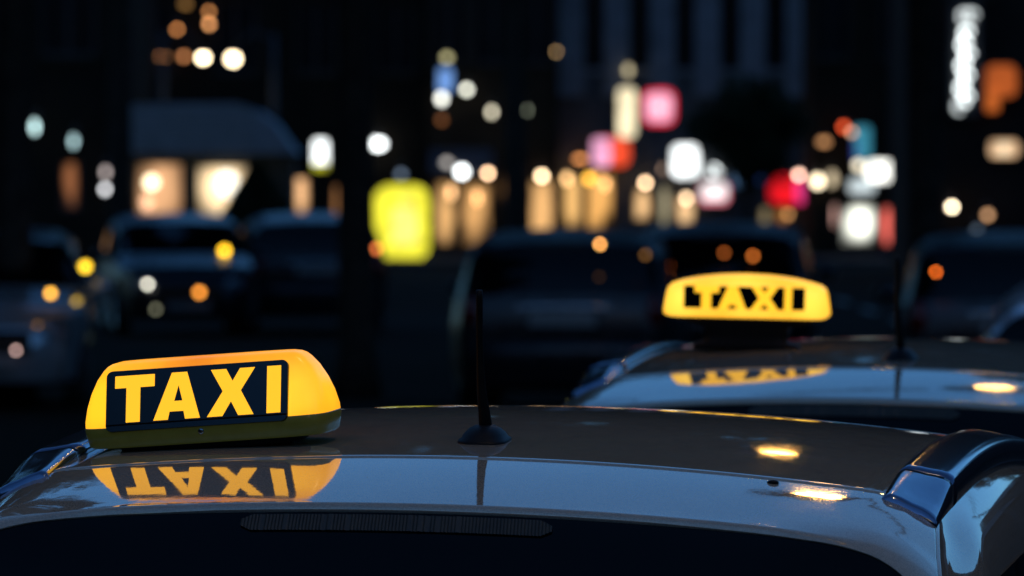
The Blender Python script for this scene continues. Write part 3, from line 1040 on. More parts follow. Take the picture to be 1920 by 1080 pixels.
def facade(name, label, px0, px1, d, height, color, lit, floors, depth=12.0, pilasters=(), awning=None, place=None, trim=None):
    trim = trim or DARKTRIM
    """lit: list of (px0, py0, px1, py1, material or None) openings at street level; floors: (z0, z1, [x positions 0..1], width)."""
    p0, p1 = at(px0, 346, d), at(px1, 346, d)
    X0, X1 = p0.x, p1.x
    if place:                       # (x, y, rotation, width): stands elsewhere along the street
        X0, X1 = -place[3] / 2, place[3] / 2
        root = empty(name, (place[0], place[1], 0), (0, 0, place[2]))
    else:
        root = empty(name, ((X0 + X1) / 2, d, 0))
    cx = (X0 + X1) / 2
    holes = []
    for (a, t, b_, u, m) in lit:
        q0, q1 = at(a, u, d), at(b_, t, d)
        holes.append((q0.x - cx, q1.x - cx, max(0.35, q0.z), q1.z, m))
    for (z0, z1, xs_, w) in floors:
        for fx in xs_:
            x = (X0 - cx) + (X1 - X0) * fx
            holes.append((x - w / 2, x + w / 2, z0, z1, None))
    gx = sorted(set([X0 - cx, X1 - cx] + [h[0] for h in holes] + [h[1] for h in holes]))
    gz = sorted(set([0.1, height] + [h[2] for h in holes] + [h[3] for h in holes]))
    def is_hole(x, z):
        return any(h[0] < x < h[1] and h[2] < z < h[3] for h in holes)
    b = MB()
    for i in range(len(gx) - 1):
        for j in range(len(gz) - 1):
            x0, x1, z0, z1 = gx[i], gx[i + 1], gz[j], gz[j + 1]
            if not is_hole((x0 + x1) / 2, (z0 + z1) / 2):
                b.add([(x0, 0, z0), (x1, 0, z0), (x1, 0, z1), (x0, 0, z1)], [(0, 1, 2, 3)])
    for (x0, x1, z0, z1, m) in holes:
        r = 0.22
        b.add([(x0, 0, z0), (x1, 0, z0), (x1, r, z0), (x0, r, z0)], [(0, 1, 2, 3)])
        b.add([(x0, 0, z1), (x1, 0, z1), (x1, r, z1), (x0, r, z1)], [(0, 1, 2, 3)])
        b.add([(x0, 0, z0), (x0, 0, z1), (x0, r, z1), (x0, r, z0)], [(0, 1, 2, 3)])
        b.add([(x1, 0, z0), (x1, 0, z1), (x1, r, z1), (x1, r, z0)], [(0, 1, 2, 3)])
    w, h = X1 - cx, height
    b.add([(-w, 0, 0.1), (-w, depth, 0.1), (-w, depth, h), (-w, 0, h)], [(0, 1, 2, 3)])
    b.add([(w, 0, 0.1), (w, depth, 0.1), (w, depth, h), (w, 0, h)], [(0, 1, 2, 3)])
    b.add([(-w, depth, 0.1), (w, depth, 0.1), (w, depth, h), (-w, depth, h)], [(0, 1, 2, 3)])
    wall = b.build('wall', wall_mat('%.3f_%.3f' % color[:2], color), root)
    # windows: frame with bars, pane behind
    for (x0, x1, z0, z1, m) in holes:
        f = MB()
        t = 0.06
        f.box(x0, x0 + t, 0.10, 0.16, z0, z1); f.box(x1 - t, x1, 0.10, 0.16, z0, z1)
        f.box(x0 + t, x1 - t, 0.10, 0.16, z0, z0 + t); f.box(x0 + t, x1 - t, 0.10, 0.16, z1 - t, z1)
        if m is None:
            xm = (x0 + x1) / 2
            f.box(xm - 0.03, xm + 0.03, 0.105, 0.155, z0 + t, z1 - t)
        win = f.build('window', FRAME, root)
        MB().box(x0 + t, x1 - t, 0.162, 0.18, z0 + t, z1 - t).build('pane', m or PANE, win)
        if m is None:
            MB().box(x0 - 0.08, x1 + 0.08, -0.10, 0.0, z0 - 0.12, z0 - 0.002).build('sill', trim, win)
    b = MB()
    b.box(-w - 0.1, w + 0.1, -0.30, -0.002, h - 0.5, h - 0.15); b.box(-w - 0.1, w + 0.1, -0.45, depth, h - 0.148, h + 0.1)
    b.build('cornice', trim, root)
    b = MB()
    b.add([(-w, 0.2, h + 0.1), (w, 0.2, h + 0.1), (w, depth - 0.2, h + 0.1), (-w, depth - 0.2, h + 0.1), (-w, depth / 2, h + 4), (w, depth / 2, h + 4)],
          [(0, 1, 5, 4), (2, 3, 4, 5), (0, 4, 3), (1, 2, 5)])
    b.build('roof', ROOFM, root)
    for (fx, z0, z1, pw) in pilasters:
        x = -w + 2 * w * fx
        MB().box(x - pw / 2, x + pw / 2, -0.22, -0.003, z0, z1).build('pilaster', trim, root)
    if awning:
        for (a, b_, py) in awning:
            q0, q1 = at(a, py, d), at(b_, py, d)
            x0, x1, z = q0.x - cx, q1.x - cx, q0.z
            m = MB()
            m.add([(x0, -0.02, z + 0.55), (x1, -0.02, z + 0.55), (x1, -1.1, z), (x0, -1.1, z), (x0, -0.02, z + 0.50), (x1, -0.02, z + 0.50), (x1, -1.1, z - 0.05), (x0, -1.1, z - 0.05)],
                  [(0, 1, 2, 3), (7, 6, 5, 4), (3, 2, 6, 7), (0, 4, 5, 1), (0, 3, 7, 4), (1, 5, 6, 2)])
            m.build('awning', mat('awning_cloth', (0.03, 0.035, 0.05), 0.9, noise=(5, 0.2)), root)
    return tag(root, label, 'building')

def row(a, b, n):
    return [a + (b - a) * k / (n - 1) for k in range(n)]
D_A, D_B, D_C, D_E, D_F, D_G = 150.0, 188.0, 186.0, 190.0, 184.0, 150.0
ROOM = lambda c, l=1.0, sc=3.2: lit_room_mat(c, l * 1.4, sc)

facade('apartment_building', 'dark apartment block behind the trees at the left edge', -1500, 232, D_A, 19.0, (0.014, 0.010, 0.007),
       [(112, 300, 150, 395, ROOM((0.28, 0.10, 0.035))), (-300, 320, -120, 430, ROOM((0.5, 0.25, 0.1)))],
       [(z, z + 1.7, row(0.06, 0.94, 9), 1.1) for z in (4.4, 7.6, 10.8, 14.0)])
facade('town_house', 'dark town house behind the kiosk and the yellow poster', 234, 800, D_B, 16.0, (0.013, 0.010, 0.007),
       [(540, 330, 582, 405, ROOM((0.95, 0.52, 0.24))), (622, 345, 695, 425, ROOM((0.32, 0.14, 0.05)))],
       [(z, z + 1.8, row(0.10, 0.90, 4), 1.0) for z in (4.6, 8.0, 11.4)])
facade('shop_building', 'shop building with warm lit windows right of the yellow poster', 802, 1046, D_C, 15.0, (0.020, 0.015, 0.010),
       [(812, 338, 858, 472, ROOM((0.66, 0.36, 0.13))), (864, 338, 922, 462, ROOM((0.62, 0.32, 0.11))), (938, 325, 972, 385, ROOM((0.42, 0.20, 0.06))),
        (992, 335, 1040, 462, ROOM((0.70, 0.38, 0.14)))],
       [(z, z + 1.8, row(0.16, 0.84, 3), 0.9) for z in (4.8, 8.2, 11.4)], awning=[(806, 925, 322)])
facade('office_building', 'pale stone office block with pilasters and shops below', 1048, 1520, D_E, 22.0, (0.11, 0.115, 0.12),
       [(1053, 330, 1092, 428, ROOM((0.75, 0.42, 0.14))), (1098, 318, 1152, 436, ROOM((0.72, 0.36, 0.10))), (1186, 350, 1224, 415, ROOM((1.0, 0.6, 0.27))),
        (1228, 345, 1258, 432, ROOM((0.42, 0.36, 0.22))), (1264, 365, 1306, 428, ROOM((1.0, 0.62, 0.30))), (1422, 385, 1446, 432, ROOM((0.22, 0.17, 0.09))), (1452, 388, 1480, 425, ROOM((0.3, 0.12, 0.03)))],
       [(z, z + 2.0, row(0.12, 0.88, 5), 0.75) for z in (4.75, 8.2, 11.6, 15.0)],
       pilasters=[(f, 4.05, 21.0, 0.62) for f in row(0.05, 0.95, 6)], trim=STONE)
facade('corner_shop', 'narrow corner shop with a bright white display window', 1522, 1722, D_F, 14.0, (0.016, 0.012, 0.008),
       [(1575, 382, 1645, 462, ROOM((0.98, 1.0, 0.86), 1.6, 1.5)), (1558, 380, 1573, 430, ROOM((0.9, 0.5, 0.42))), (1648, 384, 1678, 470, ROOM((0.95, 0.16, 0.12), 1.2))],
       [(z, z + 1.8, row(0.2, 0.8, 2), 0.8) for z in (4.9, 8.1, 11.0)])
facade('brick_building', 'dark brick building at the right edge behind the vertical neon sign', 1724, 3400, D_G, 19.0, (0.018, 0.013, 0.011),
       [(2000, 300, 2200, 420, ROOM((0.6, 0.3, 0.12)))],
       [(z, z + 1.7, row(0.05, 0.95, 9), 1.1) for z in (5.6, 8.6, 11.6, 14.6)])

# unseen buildings added beside the street and behind the viewer to block low sky
for k, (x, y, rot, w, h, lab) in enumerate((
    (20.0, 14.0, -math.pi / 2, 26.0, 8.0, 'unseen building added along the right side of the street, nearest the taxis'),
    (21.0, 44.0, -math.pi / 2, 30.0, 11.0, 'unseen building added along the right side of the street, farther on'),
    (21.5, 78.0, -math.pi / 2, 34.0, 9.0, 'unseen building added along the right side of the street, third along'),
    (22.5, 120.0, -math.pi / 2, 46.0, 12.0, 'unseen building added along the right side of the street, last before the corner'),
    (-23.5, 80.0, math.pi / 2, 40.0, 22.0, 'unseen building added along the left side of the street, third along'),
    (20.5, -16.0, -math.pi / 2, 28.0, 16.0, 'unseen building added on the right, behind the viewer'),
    (-22.0, 10.0, math.pi / 2, 28.0, 17.0, 'unseen building added along the left side of the street, nearest the taxis'),
    (-23.0, 42.0, math.pi / 2, 32.0, 19.0, 'unseen building added along the left side of the street, farther on'),
    (-22.5, -20.0, math.pi / 2, 28.0, 16.0, 'unseen building added on the left, behind the viewer'),
    (0.0, -34.0, math.pi, 44.0, 22.0, 'wide unseen building added to close the street behind the viewer'))):
    facade('unseen_building', lab, 0, 0, 100.0, h, (0.04, 0.04, 0.042), [],
           [(z, z + 1.8, row(0.08, 0.92, 7), 1.2) for z in (1.2, 4.6, 8.0, 11.4) if z + 2.6 < h], depth=10.0, place=(x, y, rot, w))

# ------------------------------------------------------------------ lamps and lit signs
def blur_px(d):
    return 0.5 * APERTURE * (FPX / 11.2 - FPX / d)
def level_for(r_px, d, want):
    k = blur_px(d)
    return 1.35 * want * max(1.0, (k / max(r_px, 0.5)) ** 2)

def globe(b, c, rx, ry=None):
    b.sphere(c, rx, rx, ry or rx, 14, 8)

def wall_lamp(label, px, py, d, color, want, rx=5.0, ry=None, group=None, name='wall_lamp', cat='lamp', reach=0.45):
    """A glass globe on a bracket from the facade at distance d."""
    dd = d - reach
    c = at(px, py, dd)
    k = dd / FPX
    ry = ry or rx
    root = empty(name, (c.x, d, c.z))
    b = MB(); globe(b, (0, -reach, 0), rx * k, ry * k)
    b.build('globe', lamp_mat(color, level_for(math.sqrt(rx * ry), dd, want)), root, True)
    b = MB()
    top = ry * k
    b.tube([(0, -0.005, top + 0.10), (0, -reach * 0.7, top + 0.13), (0, -reach, top + 0.02)], 0.018, 6)
    b.build('bracket', METAL, root, True)
    MB().box(-0.06, 0.06, -0.03, -0.003, top, top + 0.2).build('wall_plate', METAL, root)
    return tag(root, label, cat, group)

def street_lamp(label, px, py, d, color, want, rx=6.0, ry=None, arms=1, side=1, reach=1.0):
    c = at(px, py, d)
    k = d / FPX
    ry = ry or rx
    root = empty('street_lamp', (c.x + side * reach, d, 0))
    b = MB(); b.tube([(0, 0, 0.0), (0, 0, 0.9), (0, 0, c.z + 0.5)], [0.10, 0.075, 0.05], 10); b.build('pole', METAL, root, True)
    heads = [(-side * reach, c.z)]
    b = MB(); b.tube([(0, 0, c.z + 0.35), (-side * reach * 0.5, 0, c.z + 0.55), (-side * reach, 0, c.z + ry * k + 0.06)], 0.03, 8); b.build('arm', METAL, root, True)
    b = MB(); b.rings([[(-side * reach + r * math.cos(2 * math.pi * q / 12), r * math.sin(2 * math.pi * q / 12), c.z + z) for q in range(12)] for r, z in ((rx * k * 1.15, ry * k * 0.75), (rx * k * 0.9, ry * k * 1.05), (0.03, ry * k * 1.3))])
    b.build('hood', METAL, root, True)
    b = MB(); globe(b, (-side * reach, 0, c.z), rx * k, ry * k)
    b.build('globe', lamp_mat(color, level_for(math.sqrt(rx * ry), d, want)), root, True)
    return tag(root, label, 'street lamp')

def box_sign(label, x0, y0, x1, y1, d, color, want, panels=(), pole=False, name='lit_sign', grow=0.0, deep=0.18, bracket=True, legs=False, tilt=0.0):
    """A backlit box sign; x0..y1 in photograph pixels. panels: (fx0, fy0, fx1, fy1, color, level) printed fields on its face."""
    dd = d - 0.30 if not (pole or legs) else d
    p0, p1 = at(x0, y1, dd), at(x1, y0, dd)
    cx, w, h = (p0.x + p1.x) / 2, p1.x - p0.x, p1.z - p0.z
    cz = (p0.z + p1.z) / 2
    root = empty(name, (cx, dd, 0 if (pole or legs) else cz), (0, tilt, 0))
    oz = cz if (pole or legs) else 0
    b = MB(); hr = rounded_rect(-w / 2 - 0.02, w / 2 + 0.02, oz - h / 2 - 0.02, oz + h / 2 + 0.02, 0.28 * min(w, h), 5); b.rings([[(x, 0.0, z) for x, z in hr], [(x, deep, z) for x, z in hr]]); b.build('housing', METAL, root)
    fa = MB()
    rr_ = rounded_rect(-w / 2, w / 2, oz - h / 2, oz + h / 2, 0.28 * min(w, h), 5)
    fa.rings([[(x, -0.002, z) for x, z in rr_], [(x, -0.03, z) for x, z in rr_]])
    face = fa.build('face', backlit_mat(color, want * 1.2), root)
    for (a, t, c_, u, col, lv) in panels:
        r2 = rounded_rect(-w / 2 + w * a, -w / 2 + w * c_, oz + h / 2 - h * u, oz + h / 2 - h * t, 0.25 * min(w * (c_ - a), h * (u - t)), 4)
        MB().rings([[(x, -0.032, z) for x, z in r2], [(x, -0.040, z) for x, z in r2]]).build('printed_field', backlit_mat(col, lv * 1.15), face)
    if pole:
        b = MB(); b.tube([(0, deep / 2, 0), (0, deep / 2, oz - h / 2 - 0.021)], 0.06, 10); b.build('pole', METAL, root, True)
    elif legs:
        for sx in (-0.4, 0.4):
            MB().box(sx * w - 0.04, sx * w + 0.04, 0.04, 0.14, 0.0, oz - h / 2 - 0.021).build('leg', METAL, root)
    else:
        b = MB(); b.tube([(0, deep, h * 0.25), (0, 0.298, h * 0.25)], 0.025, 8); b.tube([(0, deep, -h * 0.25), (0, 0.298, -h * 0.25)], 0.025, 8); b.build('bracket', METAL, root, True)
    return tag(root, label, 'sign')

# left: kiosk with rounded roof
kd = 120.0
k0, k1 = at(246, 300, kd), at(548, 300, kd)
kx = (k0.x + k1.x) / 2
kiosk = empty('kiosk', (kx, kd, 0))
kw = (k1.x - k0.x) / 2
zt = at(0, 300, kd).z
b = MB()
KL = [(252, 302, 346, 440), (366, 306, 468, 412)]
hx = []
for (a, t, c_, u) in KL:
    q0, q1 = at(a, u, kd), at(c_, t, kd)
    hx.append((q0.x - kx, q1.x - kx, q0.z, q1.z))
gx = sorted([-kw, kw] + [h[0] for h in hx] + [h[1] for h in hx])
gz = sorted([0.0, zt + 0.1] + [h[2] for h in hx] + [h[3] for h in hx])
for i in range(len(gx) - 1):
    for j in range(len(gz) - 1):
        mx_, mz_ = (gx[i] + gx[i + 1]) / 2, (gz[j] + gz[j + 1]) / 2
        if not any(h[0] < mx_ < h[1] and h[2] < mz_ < h[3] for h in hx) and gz[j + 1] - gz[j] > 1e-4:
            b.box(gx[i], gx[i + 1], 0, 0.08, gz[j], gz[j + 1])
b.build('wall', mat('kiosk_wall', (0.05, 0.055, 0.05), 0.7, noise=(4, 0.2)), kiosk)
b = MB(); b.box(-kw, -kw + 0.08, 0.082, 2.4, 0, zt); b.box(kw - 0.08, kw, 0.082, 2.4, 0, zt); b.box(-kw, kw, 2.402, 2.48, 0, zt); b.build('side_wall', mat('kiosk_wall2', (0.05, 0.055, 0.05), 0.7, noise=(4, 0.2)), kiosk)
zr = at(0, 196, kd).z
prof = [(-kw - 0.12, zt + 0.10), (-kw - 0.10, zr - 0.10), (-kw + 0.05, zr), (kw * 0.30, zr + 0.02), (kw * 0.58, zr - 0.10), (kw * 0.80, zr - 0.32), (kw * 0.97, zr - 0.62), (kw + 0.10, zt + 0.10)]
rings = [[(x, y, z) for x, z in prof] for y in (-0.35, 2.6)]
b = MB().rings(rings); b.build('roof', mat('kiosk_roof', (0.40, 0.43, 0.50), 0.35, 0.3, noise=(3, 0.2)), kiosk)
for z in (0.3, 0.55, 0.8):
    MB().box(-kw - 0.02, kw * 0.5, -0.375, -0.353, zt + 0.10 + (zr - zt - 0.1) * z - 0.03, zt + 0.10 + (zr - zt - 0.1) * z + 0.03).build('roof_trim', mat('kiosk_trim', (0.5, 0.5, 0.5), 0.5, noise=(5, 0.2)), kiosk)
for h, m in zip(hx, (ROOM((0.80, 0.42, 0.20), 0.9, 1.6), ROOM((1.0, 0.72, 0.40), 1.2, 1.2))):
    f = MB(); t = 0.05
    f.box(h[0], h[0] + t, 0.02, 0.06, h[2], h[3]); f.box(h[1] - t, h[1], 0.02, 0.06, h[2], h[3]); f.box(h[0] + t, h[1] - t, 0.02, 0.06, h[2], h[2] + t); f.box(h[0] + t, h[1] - t, 0.02, 0.06, h[3] - t, h[3])
    wn_ = f.build('window', FRAME, kiosk)
    MB().box(h[0] + t, h[1] - t, 0.05, 0.07, h[2] + t, h[3] - t).build('pane', m, wn_)
tag(kiosk, 'kiosk with rounded blue-grey roof and two warm lit windows', 'kiosk')
def kiosk_lamp(label, px, py, rx, ry, color, want):
    c = at(px, py, kd - 0.12)
    k = kd / FPX
    root = empty('hanging_lamp', (c.x, c.y, c.z))
    b = MB(); globe(b, (0, 0, 0), rx * k, ry * k); b.build('globe', lamp_mat(color, level_for(math.sqrt(rx * ry), kd, want)), root, True)
    b = MB(); b.tube([(0, 0, ry * k), (0, 0, max(zt + 0.11 - c.z, ry * k + 0.05))], 0.01, 6); b.build('cord', METAL, root)
    tag(root, label, 'lamp')
kiosk_lamp('bright cream lamp at the left kiosk window', 284, 342, 12, 12, (1.0, 0.85, 0.55), 1.6)
kiosk_lamp('large bright white lamp at the right kiosk window', 425, 345, 22, 24, (1.0, 0.93, 0.75), 1.8)
kiosk_lamp('dim peach lamp low in the left kiosk window', 275, 380, 9, 14, (1.0, 0.55, 0.32), 0.75)

# clipped cone shrub right of the kiosk window
def leaf_mass(name, pts_fn, n, size, material, parent=None, seed=1):
    rnd = random.Random(seed)
    v, f = [], []
    for _ in range(n):
        c = pts_fn(rnd)
        a = Vector((rnd.gauss(0, 1), rnd.gauss(0, 1), rnd.gauss(0, 1))).normalized()
        t = a.orthogonal().normalized()
        t = Matrix.Rotation(rnd.uniform(0, 6.28), 3, a) @ t
        u = a.cross(t)
        s = size * rnd.uniform(0.6, 1.3)
        k = len(v)
        v += [c - t * s, c + u * s * 0.55, c + t * s, c - u * s * 0.55]
        f.append((k, k + 1, k + 2, k + 3))
    me = bpy.data.meshes.new(name)
    me.from_pydata([tuple(p) for p in v], [], f)
    return link(name, me, material, parent)
LEAF = mat('leaf', (0.035, 0.055, 0.018), 0.7, spec=0.2, noise=(1.5, 0.5))
LEAF2 = mat('leaf_dark', (0.022, 0.035, 0.014), 0.7, spec=0.2, noise=(1.5, 0.5))
BARK = mat('bark', (0.035, 0.028, 0.022), 0.9, spec=0.1, noise=(6, 0.4), bump=(15, 0.6))
sd = 112.0
sp = at(482, 296, sd)
shrub = empty('conical_shrub', (sp.x, sd, 0))
def cone_pts(r):
    z = sp.z * (1 - math.sqrt(r.random()) * 0.97)
    rad = 0.62 * (sp.z - z) + 0.03
    a = r.uniform(0, 6.28)
    q = rad * math.sqrt(r.uniform(0.3, 1))
    return Vector((q * math.cos(a), q * math.sin(a), max(0.1, z)))
leaf_mass('crown', cone_pts, 12000, 0.07, LEAF2, shrub, 3)
MB().tube([(0, 0, 0), (0, 0, sp.z * 0.8)], [0.05, 0.02], 8).build('trunk', BARK, shrub, True)
tag(shrub, 'dark clipped cone shrub overlapping the right kiosk window', 'shrub')

# street lamps and lights, left to right
street_lamp('bright white street lamp, left of the bright pair above the kiosk', 381, 108, 150, CREAM, 2.2, 8, 7, side=-1, reach=0.8)
street_lamp('bright white street lamp, right and larger of the bright pair above the kiosk', 437, 110, 150, CREAM, 3.0, 10, 10, side=1, reach=0.8)
wl_ = [
 (305, 106, 7, 5, (0.72, 0.30, 0.10), 0.5, 'dull orange wall lamp left of the bright lamp pair'),
 (345, 106, 5, 5, (0.72, 0.28, 0.10), 0.25, 'faint orange wall lamp beside the left lamp of the bright pair'),
 (332, 55, 4, 4, (0.72, 0.27, 0.08), 0.30, 'lone dull orange lamp upper left of the bright lamp pair'),
 (392, 45, 4, 5, (0.85, 0.36, 0.13), 0.42, 'orange lamp above the bright lamp pair, lower of two'),
 (392, 22, 4, 4, (0.8, 0.32, 0.10), 0.22, 'orange lamp above the bright lamp pair, upper of two'),
 (348, 8, 8, 5, (0.6, 0.3, 0.08), 0.12, 'very dim amber lamp at the top edge above the kiosk'),
 (245, 198, 4, 4, (0.35, 0.33, 0.28), 0.10, 'faint grey lamp upper left of the kiosk roof'),
 (246, 233, 5, 5, (0.35, 0.45, 0.5), 0.17, 'faint bluish lamp at the left end of the kiosk roof'),
 (210, 231, 5, 5, (0.2, 0.28, 0.35), 0.08, 'very faint blue lamp left of the kiosk roof'),
]
for (px, py, rx, ry, col, want, lab) in wl_:
    wall_lamp(lab, px, py, D_B if px > 234 else D_A, col, want, rx, ry, name='wall_lamp')
wall_lamp('pale blue-white oval lamp, highest at the left edge', 65, 238, D_A, (0.45, 0.66, 0.66), 0.8, 5, 12)
wall_lamp('dimmer pale blue oval lamp, lower right of the left edge lamp', 138, 265, D_A, (0.35, 0.52, 0.54), 0.5, 5, 10)
wall_lamp('beige lamp cut by the left edge of the photo', 2, 245, D_A, (0.55, 0.45, 0.28), 0.35, 7, 7)
wall_lamp('grey-white lamp left of the kiosk, lower and brighter of two', 197, 355, D_A, (0.62, 0.62, 0.64), 0.6, 5, 6)
wall_lamp('grey-pink lamp left of the kiosk, upper and dimmer of two', 198, 323, D_A, (0.5, 0.42, 0.4), 0.35, 5, 8)
box_sign('white hanging sign with a yellow foot, right of the kiosk', 588, 262, 614, 318, D_B, WHITE, 2.2, [(0.0, 0.78, 1.0, 1.0, (0.75, 0.72, 0.02), 0.9)])
wall_lamp('bright white oval lamp right of the hanging white and yellow sign', 708, 270, D_B, WHITE, 2.0, 14, 9)
wall_lamp('faint blue round lamp above the yellow poster', 752, 327, D_B, (0.22, 0.30, 0.42), 0.16, 6)
yp = box_sign('bright yellow backlit poster case standing by the shops', 702, 347, 805, 488, 178.0, (0.93, 0.86, 0.045), 1.02, [(0.32, 0.30, 0.78, 0.80, (1.0, 0.95, 0.22), 1.0), (0.45, 0.13, 0.75, 0.26, (1.0, 0.93, 0.12), 1.0)], legs=True, name='poster_case')
# blue sign cluster up in the trees
box_sign('blue lit sign high above the shops, with white lamps beside it', 822, 128, 848, 172, D_C, (0.22, 0.45, 1.0), 0.75)
wall_lamp('beige lamp over the blue sign', 838, 108, D_C, (0.55, 0.50, 0.25), 0.3, 7, 6)
wall_lamp('white lamp right under the blue sign', 828, 185, D_C, (0.95, 0.95, 0.85), 0.75, 7, 9)
wall_lamp('white lamp to the right of the blue sign', 875, 168, D_C, (0.85, 0.85, 0.72), 0.6, 6, 6)
wall_lamp('cream lamp above the shops, left of two beyond the blue sign', 922, 210, D_C, (0.75, 0.68, 0.5), 0.45, 5, 7)
wall_lamp('dim greenish lamp above the shops, right of two beyond the blue sign', 985, 207, D_C, (0.45, 0.5, 0.36), 0.25, 6, 6)
wall_lamp('faint red-brown lamp under the white lamp of the blue sign', 828, 225, D_C, (0.4, 0.14, 0.04), 0.12, 6)
wall_lamp('tiny brown lamp by the left edge of the office block', 1043, 97, D_C, (0.45, 0.28, 0.12), 0.18, 3)
wall_lamp('bright white round lamp over the warm shop windows', 866, 322, D_C - 0.9, WHITE, 1.6, 9)
wall_lamp('peach round lamp beside the bright white lamp over the shops', 915, 325, D_C - 0.9, (1.0, 0.62, 0.36), 0.9, 5)
wall_lamp('pale lilac lamp left of the bright white lamp over the shops', 838, 305, D_C - 0.9, (0.5, 0.46, 0.42), 0.3, 8, 6)
wall_lamp('orange round lamp on the dark wall between two shop windows', 955, 348, D_C, (1.0, 0.52, 0.22), 0.55, 5, 12)
wall_lamp('cream round lamp at the top of the narrow shop window', 1016, 330, D_C, (1.0, 0.72, 0.42), 1.1, 6)
# office block
wall_lamp('amber round lamp at the top of the office shop window', 1105, 335, D_E, (1.0, 0.50, 0.05), 0.7, 7, 7)
wall_lamp('dull orange lamp above the left office shop window', 1088, 298, D_E, (0.7, 0.26, 0.08), 0.45, 10, 4)
box_sign('tall cream vertical sign left of the red square sign', 1159, 165, 1192, 258, D_E, (1.0, 0.86, 0.55), 1.15, name='vertical_sign')
wall_lamp('dim beige lamp above the tall cream sign', 1178, 132, D_E, (0.5, 0.42, 0.25), 0.35, 6, 9)
box_sign('red square sign on a pole with a glowing pink middle', 1206, 168, 1266, 234, 170.0, (1.0, 0.03, 0.07), 1.1, [(0.10, 0.10, 0.90, 0.90, (1.0, 0.50, 0.70), 1.0), (0.36, 0.36, 0.64, 0.64, (1.0, 0.9, 0.9), 1.0)], pole=True, name='pole_sign')
box_sign('small pink and red sign under the tall cream sign', 1110, 258, 1180, 312, D_E, (1.0, 0.09, 0.03), 0.9, [(0.0, 0.02, 0.50, 0.98, (1.0, 0.45, 0.70), 1.0)])
box_sign('white square sign over the office shops', 1260, 272, 1310, 332, D_E, (0.95, 1.0, 1.0), 2.0)
wall_lamp('white round lamp right of the white square sign', 1340, 322, D_E, (0.93, 1.0, 1.0), 1.5, 11)
box_sign('white sign with a pink-red rim below the white round lamp', 1312, 342, 1366, 382, D_E, (1.0, 0.25, 0.33), 1.0, [(0.06, 0.04, 0.92, 0.80, (1.0, 0.96, 0.96), 1.2)])
box_sign('blue sign right of the white lamps', 1372, 316, 1400, 348, D_E, (0.10, 0.22, 0.42), 0.8)
box_sign('darker blue sign farther right of the white lamps', 1404, 310, 1430, 345, D_E, (0.02, 0.06, 0.22), 1.0)
wall_lamp('peach round lamp over the short warm office window', 1210, 343, D_E, (1.0, 0.66, 0.38), 0.85, 5)
wall_lamp('dull brown lamp right of the peach lamp under the red square sign', 1240, 317, D_E, (0.5, 0.32, 0.22), 0.3, 5, 7)
box_sign('red sign with a magenta right half over the dark entrance', 1442, 330, 1530, 382, D_E - 0.4, (0.95, 0.008, 0.015), 0.85, [(0.56, 0.1, 0.98, 0.98, (1.0, 0.05, 0.28), 0.9)])
wall_lamp('peach round lamp on the red and magenta sign', 1498, 328, D_E - 0.9, (1.0, 0.60, 0.45), 0.75, 5)
# corner shop
wall_lamp('cream bright lamp, left and larger of two by the corner shop', 1533, 340, D_F, (1.0, 0.83, 0.55), 1.3, 9, 10)
wall_lamp('dim cream lamp, right of two by the corner shop', 1560, 335, D_F, (0.75, 0.6, 0.38), 0.4, 8, 14)
wall_lamp('dark red lamp above the corner shop', 1582, 238, D_F, (0.75, 0.08, 0.02), 0.45, 6)
wall_lamp('brown lamp upper left of the corner shop', 1545, 266, D_F, (0.6, 0.28, 0.11), 0.33, 10, 6)
wall_lamp('dim brown lamp beside the teal sign', 1597, 248, D_F, (0.6, 0.32, 0.18), 0.3, 5)
box_sign('teal vertical sign with a blue left edge over the corner shop', 1600, 236, 1632, 300, D_F, (0.04, 0.24, 0.34), 0.9, [(0.0, 0.45, 0.22, 1.0, (0.03, 0.04, 0.25), 0.9)], name='vertical_sign')
box_sign('white long sign over the corner shop window', 1624, 302, 1684, 340, D_F, (1.0, 1.0, 0.92), 2.2)
box_sign('pale white sign stepped below the long white sign', 1592, 335, 1640, 362, D_F, (0.80, 0.92, 0.95), 0.8)
wall_lamp('cream lamp left of the long white sign', 1610, 310, D_F, (0.85, 0.75, 0.55), 0.55, 8)
# right building
vs = empty('neon_sign', (at(1810, 110, D_G - 0.35).x, D_G - 0.35, at(1810, 110, D_G - 0.35).z))
kk = D_G / FPX
MB().box(-0.30, 0.30, 0.06, 0.20, -1.12, 1.12).build('housing', METAL, vs)
MB().tube([(0, 0.2, 0.7), (0, 0.347, 0.7)], 0.03, 8).build('bracket', METAL, vs)
for i, (px, py) in enumerate(((1808, 30), (1822, 30), (1812, 62), (1808, 84), (1814, 104), (1806, 124), (1812, 144), (1804, 166), (1812, 184), (1799, 200))):
    c = at(px, py, D_G - 0.35)
    b = MB()
    rx, rz = 8.5 * kk, 9.5 * kk
    pts = [(c.x - vs.location.x + rx * math.cos(a), -0.01, c.z - vs.location.z + rz * math.sin(a)) for a in [2 * math.pi * q / 16 for q in range(14)]]
    b.tube(pts, 2.6 * kk, 6)
    wantn = 0.5 if i in (0, 1, 9) else 1.3
    b.build('neon_tube', lamp_mat((0.92, 1.0, 1.0), wantn * 3.2), vs, True)
tag(vs, 'tall vertical neon sign of white rings at the upper right', 'neon sign')
box_sign('cream lit sign in a brown frame below left of the neon sign', 1712, 180, 1760, 212, D_G, (0.50, 0.20, 0.07), 0.45, [(0.15, 0.2, 0.45, 0.8, (1.0, 0.72, 0.40), 1.2), (0.5, 0.15, 0.9, 0.85, (1.0, 0.80, 0.50), 1.5)])
og = box_sign('dark orange sign with a lower left tail at the right edge', 1848, 122, 1906, 182, D_G, (0.42, 0.085, 0.012), 0.95, [(0.0, 0.9, 0.42, 1.45, (0.50, 0.11, 0.015), 0.95)])
